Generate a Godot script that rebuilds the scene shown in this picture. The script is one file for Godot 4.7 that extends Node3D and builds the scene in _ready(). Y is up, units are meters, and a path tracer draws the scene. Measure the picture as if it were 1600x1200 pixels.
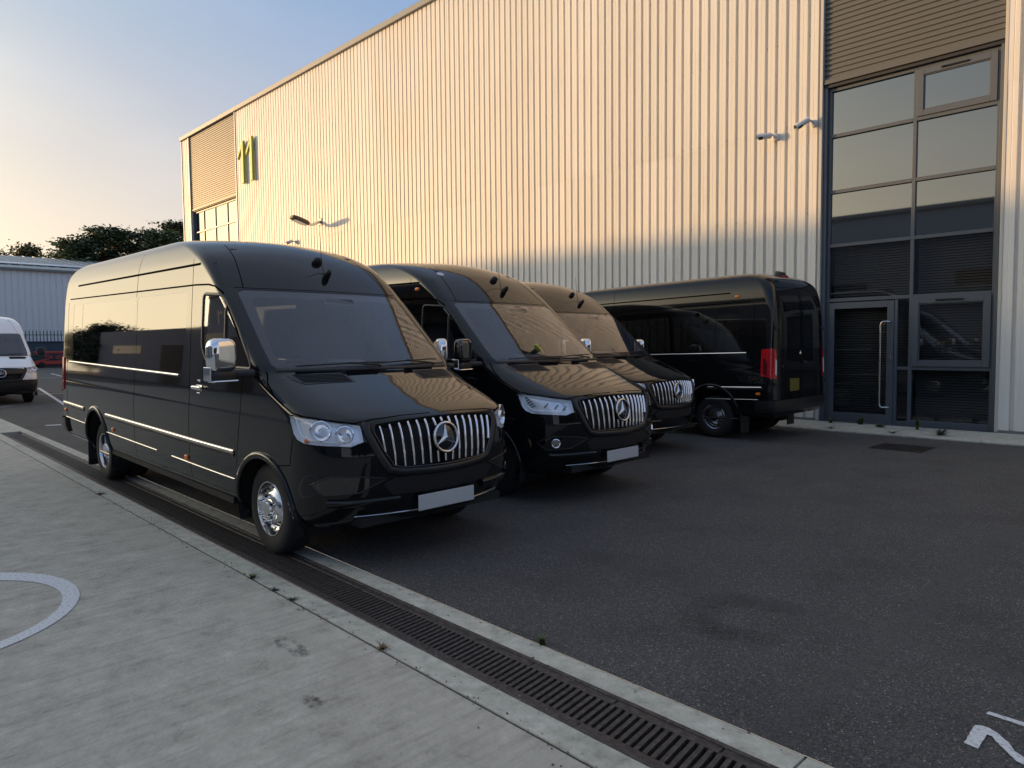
extends Node3D
# A yard of black vans beside a ribbed metal warehouse at sunset. Units are metres; x runs along the drain, -z points to the warehouse.

var M := {}          # materials by name
var shared := {}     # meshes that several vans share
var used := {}       # names already taken at top level

class Geo:
	var v := PackedVector3Array()
	var n := PackedVector3Array()
	var c := PackedColorArray()
	var colored := false
	var paint := Color.WHITE
	func tri(a: Vector3, b: Vector3, d: Vector3, na: Vector3, nb: Vector3, nd: Vector3) -> void:
		if (b - a).cross(d - a).dot(na + nb + nd) > 0.0:
			v.append(a); v.append(d); v.append(b)
			n.append(na); n.append(nd); n.append(nb)
		else:
			v.append(a); v.append(b); v.append(d)
			n.append(na); n.append(nb); n.append(nd)
		if colored:
			c.append(paint); c.append(paint); c.append(paint)
	func flat(a: Vector3, b: Vector3, d: Vector3, out: Vector3) -> void:
		var k := (b - a).cross(d - a).normalized()
		if k.dot(out) < 0.0:
			k = -k
		tri(a, b, d, k, k, k)
	func quad(a: Vector3, b: Vector3, d: Vector3, e: Vector3, out: Vector3) -> void:
		flat(a, b, d, out); flat(a, d, e, out)
	func squad(a: Vector3, b: Vector3, d: Vector3, e: Vector3, na: Vector3, nb: Vector3, nd: Vector3, ne: Vector3) -> void:
		tri(a, b, d, na, nb, nd); tri(a, d, e, na, nd, ne)
	func box(at: Vector3, size: Vector3, turn := Basis(), bevel := 0.0) -> Geo:
		var h := size * 0.5
		var b: float = minf(bevel, minf(h.x, minf(h.y, h.z)) * 0.9)
		var ax := [Vector3.RIGHT, Vector3.UP, Vector3.BACK]
		for i in 3:
			var j := (i + 1) % 3
			var k := (i + 2) % 3
			for s in [-1.0, 1.0]:
				var o: Vector3 = ax[i] * s * h[i]
				var dj: Vector3 = ax[j] * (h[j] - b)
				var dk: Vector3 = ax[k] * (h[k] - b)
				quad(at + turn * (o - dj - dk), at + turn * (o + dj - dk), at + turn * (o + dj + dk), at + turn * (o - dj + dk), turn * (ax[i] * s))
		if b > 0.0:
			for i in 3:
				var j := (i + 1) % 3
				var k := (i + 2) % 3
				for sj in [-1.0, 1.0]:
					for sk in [-1.0, 1.0]:
						var p: Vector3 = ax[j] * sj * h[j] + ax[k] * sk * (h[k] - b)
						var q: Vector3 = ax[j] * sj * (h[j] - b) + ax[k] * sk * h[k]
						var l: Vector3 = ax[i] * (h[i] - b)
						quad(at + turn * (p - l), at + turn * (p + l), at + turn * (q + l), at + turn * (q - l), turn * (ax[j] * sj + ax[k] * sk))
			for sx in [-1.0, 1.0]:
				for sy in [-1.0, 1.0]:
					for sz in [-1.0, 1.0]:
						var s := Vector3(sx, sy, sz)
						flat(at + turn * (s * Vector3(h.x, h.y - b, h.z - b)), at + turn * (s * Vector3(h.x - b, h.y, h.z - b)), at + turn * (s * Vector3(h.x - b, h.y - b, h.z)), turn * s)
		return self
	func prism(poly: PackedVector2Array, t: Transform3D, depth: float) -> Geo:
		var idx := Geometry2D.triangulate_polygon(poly)
		var d := t.basis.z * depth
		for i in range(0, idx.size(), 3):
			var p: Array = []
			for k in 3:
				var q := poly[idx[i + k]]
				p.append(t * Vector3(q.x, q.y, 0))
			flat(p[0] + d, p[1] + d, p[2] + d, t.basis.z)
			flat(p[0], p[1], p[2], -t.basis.z)
		var ccw := not Geometry2D.is_polygon_clockwise(poly)
		for i in poly.size():
			var a := poly[i]
			var b := poly[(i + 1) % poly.size()]
			var e := b - a
			var o2 := Vector2(e.y, -e.x) if ccw else Vector2(-e.y, e.x)
			var pa := t * Vector3(a.x, a.y, 0)
			var pb := t * Vector3(b.x, b.y, 0)
			quad(pa, pb, pb + d, pa + d, t.basis * Vector3(o2.x, o2.y, 0))
		return self
	func lathe(profile: PackedVector2Array, t: Transform3D, seg := 32, a0 := 0.0, a1 := TAU) -> Geo:
		# profile of (radius, height); turned round t's own z axis
		var m := profile.size()
		var nn: Array = []
		for i in m - 1:
			var e := profile[i + 1] - profile[i]
			nn.append(Vector2(e.y, -e.x).normalized())
		for i in m - 1:
			var n0: Vector2 = nn[i]
			var n1: Vector2 = nn[i]
			if i > 0 and nn[i - 1].dot(nn[i]) > 0.75:
				n0 = (nn[i - 1] + nn[i]).normalized()
			if i < m - 2 and nn[i + 1].dot(nn[i]) > 0.75:
				n1 = (nn[i + 1] + nn[i]).normalized()
			for s in seg:
				var p := a0 + (a1 - a0) * s / seg
				var q := a0 + (a1 - a0) * (s + 1) / seg
				var cp := Vector3(cos(p), sin(p), 0)
				var cq := Vector3(cos(q), sin(q), 0)
				var A := profile[i]
				var B := profile[i + 1]
				var z := Vector3(0, 0, 1)
				squad(t * (cp * A.x + z * A.y), t * (cq * A.x + z * A.y), t * (cq * B.x + z * B.y), t * (cp * B.x + z * B.y),
					t.basis * (cp * n0.x + z * n0.y), t.basis * (cq * n0.x + z * n0.y), t.basis * (cq * n1.x + z * n1.y), t.basis * (cp * n1.x + z * n1.y))
		return self
	func tube(path: PackedVector3Array, r: float, seg := 8, r1 := -1.0) -> Geo:
		var rings: Array = []
		var last := path.size() - 1
		var side := Vector3.ZERO
		for i in path.size():
			var d := (path[mini(i + 1, last)] - path[maxi(i - 1, 0)]).normalized()
			if side == Vector3.ZERO:
				side = d.cross(Vector3.UP if absf(d.y) < 0.9 else Vector3.RIGHT).normalized()
			side = (side - d * side.dot(d)).normalized()
			var up := d.cross(side)
			var rr := r if r1 < 0.0 else lerpf(r, r1, float(i) / last)
			var ring: Array = []
			for s in seg:
				var o := side * cos(TAU * s / seg) + up * sin(TAU * s / seg)
				ring.append([path[i] + o * rr, o])
			rings.append(ring)
		for i in last:
			for s in seg:
				var a: Array = rings[i][s]
				var b: Array = rings[i][(s + 1) % seg]
				var d: Array = rings[i + 1][(s + 1) % seg]
				var e: Array = rings[i + 1][s]
				squad(a[0], b[0], d[0], e[0], a[1], b[1], d[1], e[1])
		for s in range(1, seg - 1):
			flat(rings[0][0][0], rings[0][s][0], rings[0][s + 1][0], path[0] - path[1])
			flat(rings[last][0][0], rings[last][s][0], rings[last][s + 1][0], path[last] - path[last - 1])
		return self
	func blob(at: Vector3, half: Vector3, power := 0.5, turn := Basis(), nu := 24, nv := 14) -> Geo:
		# a rounded box (superellipsoid); power 1 is an ellipsoid
		var f := func(x: float, p: float) -> float: return signf(x) * pow(absf(x), p)
		var g: Array = []
		for j in nv + 1:
			var b := -PI / 2 + PI * j / nv
			var r: Array = []
			for i in nu:
				var a := TAU * i / nu
				var p := Vector3(f.call(cos(b), power) * f.call(cos(a), power), f.call(sin(b), power), f.call(cos(b), power) * f.call(sin(a), power))
				var q := Vector3(f.call(cos(b), 2 - power) * f.call(cos(a), 2 - power) / half.x, f.call(sin(b), 2 - power) / half.y, f.call(cos(b), 2 - power) * f.call(sin(a), 2 - power) / half.z)
				r.append([at + turn * (p * half), turn * (q.normalized() if q.length() > 1e-6 else Vector3.UP)])
			g.append(r)
		for j in nv:
			for i in nu:
				var a: Array = g[j][i]
				var b: Array = g[j][(i + 1) % nu]
				var d: Array = g[j + 1][(i + 1) % nu]
				var e: Array = g[j + 1][i]
				squad(a[0], b[0], d[0], e[0], a[1], b[1], d[1], e[1])
		return self
	func mirrored() -> Geo:   # the same shape with z turned round
		var o := Geo.new()
		o.append_mirrored(self)
		return o
	func append_mirrored(s: Geo) -> void:
		var w := Vector3(1, 1, -1)
		for i in range(0, s.v.size(), 3):
			tri(s.v[i] * w, s.v[i + 1] * w, s.v[i + 2] * w, s.n[i] * w, s.n[i + 1] * w, s.n[i + 2] * w)
	func mesh() -> ArrayMesh:
		var a := []
		a.resize(Mesh.ARRAY_MAX)
		a[Mesh.ARRAY_VERTEX] = v
		a[Mesh.ARRAY_NORMAL] = n
		if colored:
			a[Mesh.ARRAY_COLOR] = c
		var m := ArrayMesh.new()
		m.add_surface_from_arrays(Mesh.PRIMITIVE_TRIANGLES, a)
		return m

# ------------------------------------------------------------------ naming

func numbered(called: String) -> String:
	if not used.has(called):
		used[called] = 0
		return called
	used[called] += 1
	return "%s_%03d" % [called, used[called]]

func tag(o: Node, label: String, category: String, group := "") -> Node:
	o.set_meta("label", label); o.set_meta("category", category)
	if group:
		o.set_meta("group", group)
	return o

func thing(called: String, label: String, category: String, at := Vector3.ZERO, turn := 0.0, group := "") -> Node3D:
	var o := Node3D.new()
	o.name = numbered(called)
	add_child(o)
	o.position = at
	o.rotation.y = turn
	tag(o, label, category, group)
	return o

func part(called: String, shape, material: Material, parent: Node, t := Transform3D()) -> MeshInstance3D:
	var o := MeshInstance3D.new()
	o.mesh = shape.mesh() if shape is Geo else shape
	o.material_override = material
	var nm := called
	var k := 0
	while parent.has_node(NodePath(nm)):
		k += 1
		nm = "%s_%03d" % [called, k]
	o.name = nm
	parent.add_child(o)
	o.transform = t
	return o

func single(called: String, shape, material: Material, label: String, category: String, t := Transform3D(), group := "") -> MeshInstance3D:
	var o := part(numbered(called), shape, material, self, t)
	tag(o, label, category, group)
	return o

func struct(called: String, shape, material: Material, t := Transform3D()) -> MeshInstance3D:
	var o := part(numbered(called), shape, material, self, t)
	o.set_meta("kind", "structure")
	return o

func stuff(o: Node) -> Node:
	o.set_meta("kind", "stuff")
	return o

# ------------------------------------------------------------------ materials

func lin(r: float, g: float, b: float, a := 1.0) -> Color:
	var k := Color(r, g, b).linear_to_srgb()
	k.a = a
	return k

func mat(called: String, col: Color, rough := 0.6, metal := 0.0, spec := 0.5) -> StandardMaterial3D:
	var m := StandardMaterial3D.new()
	m.resource_name = called
	m.albedo_color = col
	m.roughness = rough
	m.metallic = metal
	m.metallic_specular = spec
	M[called] = m
	return m

func glass(called: String, col: Color, alpha: float) -> StandardMaterial3D:
	var m := mat(called, Color(col.r, col.g, col.b, alpha), 0.02, 0.0, 0.7)
	m.transparency = BaseMaterial3D.TRANSPARENCY_ALPHA
	return m

func coated(m: StandardMaterial3D) -> StandardMaterial3D:
	m.clearcoat_enabled = true
	m.clearcoat = 1.0
	m.clearcoat_roughness = 0.01
	return m

func noise_tex(size: int, noise_type: int, freq: float, octaves: int, colors: Array, seed_ := 1, normal := false, gain := 0.5) -> NoiseTexture2D:
	var f := FastNoiseLite.new()
	f.noise_type = noise_type
	f.frequency = freq
	f.seed = seed_
	f.fractal_octaves = octaves
	f.fractal_gain = gain
	if octaves <= 1:
		f.fractal_type = FastNoiseLite.FRACTAL_NONE
	if noise_type == FastNoiseLite.TYPE_CELLULAR:
		f.cellular_return_type = FastNoiseLite.RETURN_CELL_VALUE
	var t := NoiseTexture2D.new()
	t.width = size
	t.height = size
	t.seamless = true
	t.as_normal_map = normal
	t.noise = f
	if colors:
		var g := Gradient.new()
		var off := PackedFloat32Array()
		var cs := PackedColorArray()
		for k in colors:
			off.append(k[0])
			cs.append(lin(k[1], k[2], k[3]))
		g.offsets = off
		g.colors = cs
		t.color_ramp = g
	return t

func world_mapped(m: StandardMaterial3D, scale1: Vector3, scale2 := Vector3.ZERO) -> void:
	m.uv1_triplanar = true
	m.uv1_world_triplanar = true
	m.uv1_scale = scale1
	if scale2 != Vector3.ZERO:
		m.uv2_triplanar = true
		m.uv2_world_triplanar = true
		m.uv2_scale = scale2

func detail(m: StandardMaterial3D, t: Texture2D) -> void:
	m.detail_enabled = true
	m.detail_albedo = t
	m.detail_blend_mode = BaseMaterial3D.BLEND_MODE_MUL
	m.detail_uv_layer = BaseMaterial3D.DETAIL_UV_2

func make_materials() -> void:
	var SX := FastNoiseLite.TYPE_SIMPLEX_SMOOTH
	var CL := FastNoiseLite.TYPE_CELLULAR
	# ground
	var streak := noise_tex(1024, SX, 0.012, 6, [[0.0, .70, .70, .70], [0.3, .89, .89, .885], [0.55, .965, .965, .965], [1.0, 1, 1, 1]], 5, false, 0.62)
	var mott := noise_tex(1024, SX, 0.006, 7, [[0.0, .72, .72, .72], [0.4, .9, .9, .9], [1.0, 1, 1, 1]], 9)
	var grain := noise_tex(2048, SX, 0.006, 9, [[0.0, .27, .255, .215], [0.3, .405, .385, .33], [0.5, .455, .433, .371], [0.7, .50, .476, .41], [1.0, .64, .612, .53]], 11, false, 0.78)
	var fine_bump := noise_tex(1024, SX, 0.12, 4, [], 13)
	var con := mat("concrete", Color.WHITE, 0.9, 0.0, 0.35)
	con.albedo_texture = grain
	world_mapped(con, Vector3(0.26, 0.26, 0.26), Vector3(1.25, 1, 0.055))
	detail(con, streak)
	con.heightmap_enabled = true
	con.heightmap_texture = fine_bump
	con.heightmap_scale = 0.35
	var con2 := mat("edge_concrete", Color(1.0, 1.0, 0.985), 0.92, 0.0, 0.35)
	con2.albedo_texture = noise_tex(1024, SX, 0.014, 8, [[0.0, .28, .275, .245], [0.35, .45, .445, .39], [0.6, .515, .51, .455], [1.0, .66, .655, .585]], 21, false, 0.72)
	world_mapped(con2, Vector3(0.5, 0.5, 0.5), Vector3(0.11, 1, 0.3))
	detail(con2, mott)
	con2.heightmap_enabled = true
	con2.heightmap_texture = fine_bump
	con2.heightmap_scale = 0.2
	var asp := mat("asphalt", Color.WHITE, 0.88, 0.0, 0.4)
	asp.albedo_texture = noise_tex(2048, CL, 0.22, 1, [[0.0, .045, .0445, .0435], [0.35, .069, .068, .0665], [0.6, .092, .0905, .0885], [0.86, .124, .122, .118], [0.965, .115, .114, .108], [0.978, .22, .215, .205], [1.0, .34, .33, .31]], 31)
	world_mapped(asp, Vector3(0.37, 0.37, 0.37), Vector3(0.13, 1, 0.13))
	detail(asp, noise_tex(1024, SX, 0.008, 7, [[0.0, .70, .70, .715], [0.4, .88, .88, .885], [1.0, 1, 1, 1]], 33))
	asp.heightmap_enabled = true
	asp.heightmap_texture = noise_tex(1024, CL, 0.22, 1, [], 35)
	asp.heightmap_scale = 0.35
	var paint := mat("road_paint", Color.WHITE, 0.7)
	paint.albedo_texture = noise_tex(1024, SX, 0.03, 6, [[0.0, .22, .23, .24], [0.25, .5, .52, .54], [0.5, .62, .64, .66], [1.0, .7, .72, .74]], 41)
	world_mapped(paint, Vector3(1.4, 1.4, 1.4))
	var iron := mat("cast_iron", Color.WHITE, 0.62, 0.25)
	iron.albedo_texture = noise_tex(512, SX, 0.03, 6, [[0.0, .028, .022, .02], [0.45, .055, .047, .044], [0.7, .075, .066, .062], [1.0, .12, .10, .09]], 43)
	world_mapped(iron, Vector3(1.5, 1.5, 1.5))
	mat("cover_iron", lin(.016, .015, .0145), 0.6, 0.2)
	mat("drain_dark", lin(.012, .011, .01), 0.95)
	mat("joint", lin(.035, .034, .03), 0.95)
	mat("soil", lin(.045, .038, .028), 0.95)
	# warehouse
	var clad := mat("cladding", Color.WHITE, 0.48, 0.0, 0.45)
	clad.albedo_texture = noise_tex(1024, SX, 0.004, 6, [[0.0, .69, .675, .625], [0.4, .73, .715, .665], [1.0, .76, .745, .695]], 51)
	world_mapped(clad, Vector3(0.9, 0.12, 0.9))
	mat("trim_grey", lin(.20, .20, .19), 0.45)
	mat("trim_light", lin(.5, .485, .44), 0.42)
	var lou := mat("louvre", lin(.098, .102, .098), 0.5, 0.0, 0.5)
	lou.resource_name = "louvre"
	mat("frame_grey", lin(.085, .10, .118), 0.38, 0.0, 0.5)
	mat("soffit_dark", lin(.02, .024, .03), 0.6)
	glass("window_glass", lin(.24, .255, .25), 0.64)
	M.window_glass.metallic = 1.0
	glass("bay_glass", lin(.13, .135, .12), 0.64)
	M.bay_glass.metallic = 1.0
	glass("clear_pane", Color(0.02, 0.03, 0.035), 0.35)
	mat("blind", lin(.19, .205, .215), 0.6)
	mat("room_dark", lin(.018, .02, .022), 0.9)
	mat("steel", lin(.62, .62, .6), 0.25, 1.0)
	mat("sign_green", lin(.31, .37, .035), 0.5)
	mat("white_plastic", lin(.62, .63, .63), 0.45)
	mat("black_plastic", lin(.012, .012, .013), 0.5)
	mat("lamp_body", lin(.10, .075, .055), 0.5, 0.2)
	# vans
	var bl := mat("black_paint", lin(.0065, .0068, .0078), 0.045, 0.0, 0.47)
	var wp := mat("white_paint", lin(.80, .81, .83), 0.25, 0.0, 0.5)
	wp.clearcoat_enabled = true
	wp.clearcoat = 1.0
	wp.clearcoat_roughness = 0.03
	coated(mat("gloss_black", lin(.004, .004, .0045), 0.04, 0.0, 0.5))
	coated(mat("tinted_glass", lin(.004, .0045, .005), 0.015, 0.0, 0.6))
	mat("gap", lin(.002, .002, .002), 0.9, 0.0, 0.1)
	mat("satin_black", lin(.011, .011, .012), 0.42)
	mat("matte_black", lin(.006, .006, .0065), 0.8)
	mat("chrome", lin(.82, .82, .83), 0.06, 1.0)
	mat("satin_chrome", lin(.7, .7, .71), 0.16, 1.0)
	var rub := mat("rubber", lin(.014, .014, .015), 0.82)
	rub.resource_name = "rubber"
	glass("windscreen_glass", Color(.05, .16, .30), 0.12)
	glass("side_glass", Color(.04, .06, .08), 0.22)
	glass("dark_glass", Color(0.03, 0.033, 0.036), 0.88)
	M.dark_glass.metallic_specular = 0.5
	glass("lens_glass", Color(0.9, 0.95, 1.0), 0.05)
	mat("reflector", lin(.85, .87, .9), 0.09, 1.0)
	mat("lamp_silver", lin(.86, .88, .92), 0.22, 0.25)
	mat("lamp_white", lin(.75, .78, .82), 0.3)
	mat("amber", lin(.75, .16, .02), 0.25)
	mat("red_lens", lin(.46, .005, .012), 0.12, 0.0, 0.6)
	mat("plate_white", lin(.46, .48, .48), 0.45)
	mat("plate_yellow", lin(.13, .115, .01), 0.45)
	mat("interior", lin(.085, .095, .11), 0.6)
	mat("seat_fabric", lin(.09, .094, .10), 0.85)
	mat("headliner", lin(.16, .16, .16), 0.9)
	mat("sticker", lin(.6, .55, .66), 0.4)
	mat("cloth_yellow", lin(.75, .68, .12), 0.8)
	# background
	mat("far_cladding", lin(.74, .75, .71), 0.5)
	mat("far_roof", lin(.25, .29, .31), 0.5)
	mat("rooflight", lin(.55, .6, .63), 0.35)
	mat("fence_steel", lin(.09, .10, .11), 0.5, 0.3)
	mat("lift_red", lin(.42, .05, .03), 0.5)
	mat("skip_blue", lin(.035, .07, .10), 0.6)
	mat("opposite_cladding", lin(.30, .305, .31), 0.5)
	mat("bark", lin(.06, .045, .032), 0.9)
	var leaf := mat("leaf", Color.WHITE, 0.65)
	leaf.vertex_color_use_as_albedo = true
	leaf.backlight_enabled = true
	leaf.backlight = Color(0.25, 0.3, 0.12)

# ------------------------------------------------------------------ camera, sky, sun

const SUN_AZ := Vector2(-0.83, 0.56)     # where the sun stands, (x, z)
const SUN_TAN := 0.096

func setup() -> void:
	var cam := Camera3D.new()
	cam.name = "camera"
	add_child(cam)
	cam.position = Vector3(0, 1.5565, 0)
	cam.rotation_order = EULER_ORDER_YXZ
	cam.rotation = Vector3(deg_to_rad(-3.2116), deg_to_rad(46.097), deg_to_rad(-0.5405))
	cam.fov = rad_to_deg(2.0 * atan(600.0 / 1088.5))
	cam.near = 0.05
	cam.far = 600.0
	cam.current = true
	var we := WorldEnvironment.new()
	we.name = "world_environment"
	var env := Environment.new()
	env.background_mode = Environment.BG_SKY
	var sm := PanoramaSkyMaterial.new()
	sm.panorama = ImageTexture.create_from_image(sky_picture())
	var sky := Sky.new()
	sky.sky_material = sm
	env.sky = sky
	env.tonemap_mode = Environment.TONE_MAPPER_LINEAR
	env.tonemap_exposure = 2.75
	env.background_energy_multiplier = 1.0
	env.sdfgi_enabled = true
	env.ssao_enabled = true
	env.ssil_enabled = true
	we.environment = env
	add_child(we)
	var sun := DirectionalLight3D.new()
	sun.name = "sun"
	sun.light_energy = 0.6
	sun.light_color = lin(.84, .475, .185)
	sun.light_angular_distance = 0.5
	sun.shadow_enabled = true
	add_child(sun)
	var to_sun := Vector3(SUN_AZ.x, SUN_TAN, SUN_AZ.y).normalized()
	sun.look_at_from_position(to_sun * 50.0, Vector3.ZERO, Vector3.UP)

func sky_picture() -> Image:
	var w := 512
	var h := 256
	var im := Image.create(w, h, false, Image.FORMAT_RGBAF)
	var cirrus := FastNoiseLite.new()
	cirrus.seed = 3
	cirrus.frequency = 1.6
	cirrus.fractal_octaves = 5
	var s := Vector3(SUN_AZ.x, SUN_TAN, SUN_AZ.y).normalized()
	var sa := Vector2(s.x, s.z).normalized()
	for j in h:
		var el := PI * (0.5 - (j + 0.5) / h)
		for i in w:
			var az := TAU * (i + 0.5) / w
			var d := Vector3(sin(az) * cos(el), sin(el), -cos(az) * cos(el))
			var e := maxf(d.y, 0.0)
			var k := Vector2(d.x, d.z).normalized().dot(sa) if e < 0.9999 else 0.0
			var wgt := pow(0.5 + 0.5 * k, 2.6)
			var hor := Vector3(.24, .24, .28).lerp(Vector3(.58, .415, .20), wgt)
			var mid := Vector3(.055, .115, .235).lerp(Vector3(.17, .215, .255), wgt)
			var zen := Vector3(.13, .155, .205)
			var col := hor.lerp(mid, 1.0 - pow(1.0 - clampf(e / 0.5, 0.0, 1.0), 1.5))
			col = col.lerp(zen, smoothstep(0.4, 0.9, e))
			var near := 1.0 - d.dot(s)
			col += Vector3(1.0, .86, .60) * 1.5 * exp(-near * 13.0) + Vector3(1.0, .74, .40) * 1.8 * exp(-near * 60.0)
			var ci := cirrus.get_noise_3d(d.x * 1.2, d.y * 5.0, d.z * 1.2)
			col += Vector3(.05, .04, .03) * clampf(ci, 0.0, 1.0) * (0.3 + 0.7 * wgt) * smoothstep(0.0, 0.1, e)
			im.set_pixel(i, j, Color(col.x, col.y, col.z, 1.0))
	return im

# ------------------------------------------------------------------ ground

func sheet(x0: float, x1: float, z0: float, z1: float, y: float, thick: float) -> Geo:
	var g := Geo.new()
	return g.box(Vector3((x0 + x1) / 2, y - thick / 2, (z0 + z1) / 2), Vector3(x1 - x0, thick, z1 - z0))

const DR0 := -16.0     # the drain's far end
const DR1 := 3.0

func ground() -> void:
	# the asphalt is one great sheet; the concrete, the strips and the channel leave a slot for it
	var g := Geo.new()
	for r in [[-300.0, 300.0, -300.0, -2.55], [-300.0, -60.0, -2.55, 300.0], [60.0, 300.0, -2.55, 300.0], [-60.0, 60.0, 24.0, 300.0]]:
		g.quad(Vector3(r[0], 0, r[2]), Vector3(r[1], 0, r[2]), Vector3(r[1], 0, r[3]), Vector3(r[0], 0, r[3]), Vector3.UP)
	struct("asphalt_yard", g, M.asphalt)
	g = Geo.new()
	var xs := [-60.0, -38.0, -27.0, -16.2, -8.1, 0.0, 8.1, 16.0, 60.0]
	for i in xs.size() - 1:
		g.box(Vector3((xs[i] + xs[i + 1]) / 2, -0.1, (-1.925 + 24.0) / 2), Vector3(xs[i + 1] - xs[i] - 0.008, 0.2, 25.925 - 0.008), Basis(), 0.003)
	struct("concrete_apron", g, M.concrete)
	g = Geo.new().box(Vector3(0, -0.215, -2.2), Vector3(120, 0.02, 0.75))
	struct("channel_bed", g, M.drain_dark)
	# strips of pale concrete on both sides of the drain, in cast lengths
	for side in [[-2.075, -1.935, [-60.0, -32.0, -22.0, -12.06, -9.98, -1.2, 3.0, 14.0, 60.0]], [-2.545, -2.405, [-60.0, -34.0, -24.0, -13.3, -11.05, -1.07, 3.0, 14.0, 60.0]]]:
		var c: Array = side[2]
		var st := Geo.new()
		for i in c.size() - 1:
			st.box(Vector3((c[i] + c[i + 1]) / 2, -0.1 + 0.001, (side[0] + side[1]) / 2), Vector3(c[i + 1] - c[i] - 0.009, 0.2, side[1] - side[0]), Basis(), 0.002)
		struct("concrete_edge_strip", st, M.edge_concrete)
	for e in [[-60.0, DR0], [DR1, 60.0]]:
		struct("concrete_infill", sheet(e[0], e[1], -2.404, -2.076, 0.002, 0.2), M.edge_concrete)
	# joints filled with dirt
	g = Geo.new()
	g.box(Vector3(0, -0.02, -1.93), Vector3(120, 0.026, 0.014))
	g.box(Vector3(0, -0.02, -2.549), Vector3(120, 0.032, 0.012))
	struct("dirt_joint", g, M.soil)
	drain()
	# the strip in front of the warehouse
	var t := wall_frame()
	g = Geo.new()
	g.box(Vector3(-12, -0.08, 0.70), Vector3(52, 0.2, 1.26), Basis(), 0.008)
	struct("wall_foot_paving", g, M.edge_concrete, t)
	g = Geo.new()
	var x := -38.0
	while x < 14.0:
		g.box(Vector3(x + 0.457, -0.07, 1.40), Vector3(0.908, 0.2, 0.125), Basis(), 0.012)
		x += 0.915
	struct("kerb", g, M.edge_concrete, t)

func drain() -> void:
	var d := thing("drainage_channel", "long rusty slotted drainage channel along the concrete apron", "drain")
	var g := Geo.new()
	for z in [-2.086, -2.394]:
		g.box(Vector3((DR0 + DR1) / 2, -0.045, z), Vector3(DR1 - DR0, 0.1, 0.022), Basis(), 0.003)
	part("channel_frame", g, M.cast_iron, d)
	part("channel_trough", Geo.new().box(Vector3((DR0 + DR1) / 2, -0.17, -2.24), Vector3(DR1 - DR0, 0.02, 0.3)), M.drain_dark, d)
	# half-metre gratings; each has two rails and slats set a little askew
	var pitch := 0.0392
	var per := 13
	var slat := BoxMesh.new()
	slat.size = Vector3(0.0205, 0.022, 0.232)
	var askew := Basis(Vector3.UP, 0.13)
	var rails := Geo.new()
	var len_ := pitch * per - 0.006
	for z in [-0.125, 0.125]:
		rails.box(Vector3(0, -0.013, z), Vector3(len_, 0.026, 0.046), Basis(), 0.003)
	var rail_mesh := rails.mesh()
	var merged := Geo.new()
	for k in per:
		merged.box(Vector3((k - (per - 1) / 2.0) * pitch, -0.0145, 0), slat.size, askew)
	var merged_mesh := merged.mesh()
	var n := int((DR1 - DR0) / (pitch * per))
	var slats := 0
	var rng := RandomNumberGenerator.new()
	rng.seed = 4
	for i in n:
		var x := -0.55 - (i - 6) * pitch * per
		if x - len_ / 2 < DR0 or x + len_ / 2 > DR1:
			continue
		var gr := part("grating", rail_mesh, M.cast_iron, d, Transform3D(Basis(), Vector3(x, -0.002 + rng.randf_range(-0.0015, 0.0015), -2.24)))
		if x < 0.2 and slats + per <= 286:
			for k in per:
				part("slat", slat, M.cast_iron, gr, Transform3D(askew, Vector3((k - (per - 1) / 2.0) * pitch, -0.0145, 0)))
			slats += per
		else:
			stuff(part("slats", merged_mesh, M.cast_iron, gr))

func flat_mark(pts: Array, y: float) -> Geo:
	var poly := PackedVector2Array()
	for p in pts:
		poly.append(Vector2(p[0], p[1]))
	var g := Geo.new()
	var idx := Geometry2D.triangulate_polygon(poly)
	for i in range(0, idx.size(), 3):
		var a := poly[idx[i]]
		var b := poly[idx[i + 1]]
		var c := poly[idx[i + 2]]
		g.flat(Vector3(a.x, y, a.y), Vector3(b.x, y, b.y), Vector3(c.x, y, c.y), Vector3.UP)
	return g

func ragged(pts: Array, amount: float, seed_: int) -> Array:
	var rng := RandomNumberGenerator.new()
	rng.seed = seed_
	var out := []
	for i in pts.size():
		var a := Vector2(pts[i][0], pts[i][1])
		var b := Vector2(pts[(i + 1) % pts.size()][0], pts[(i + 1) % pts.size()][1])
		var steps := maxi(1, int(a.distance_to(b) / 0.012))
		for s in steps:
			var p := a.lerp(b, float(s) / steps)
			out.append([p.x + rng.randf_range(-amount, amount), p.y + rng.randf_range(-amount, amount)])
	return out

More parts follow.
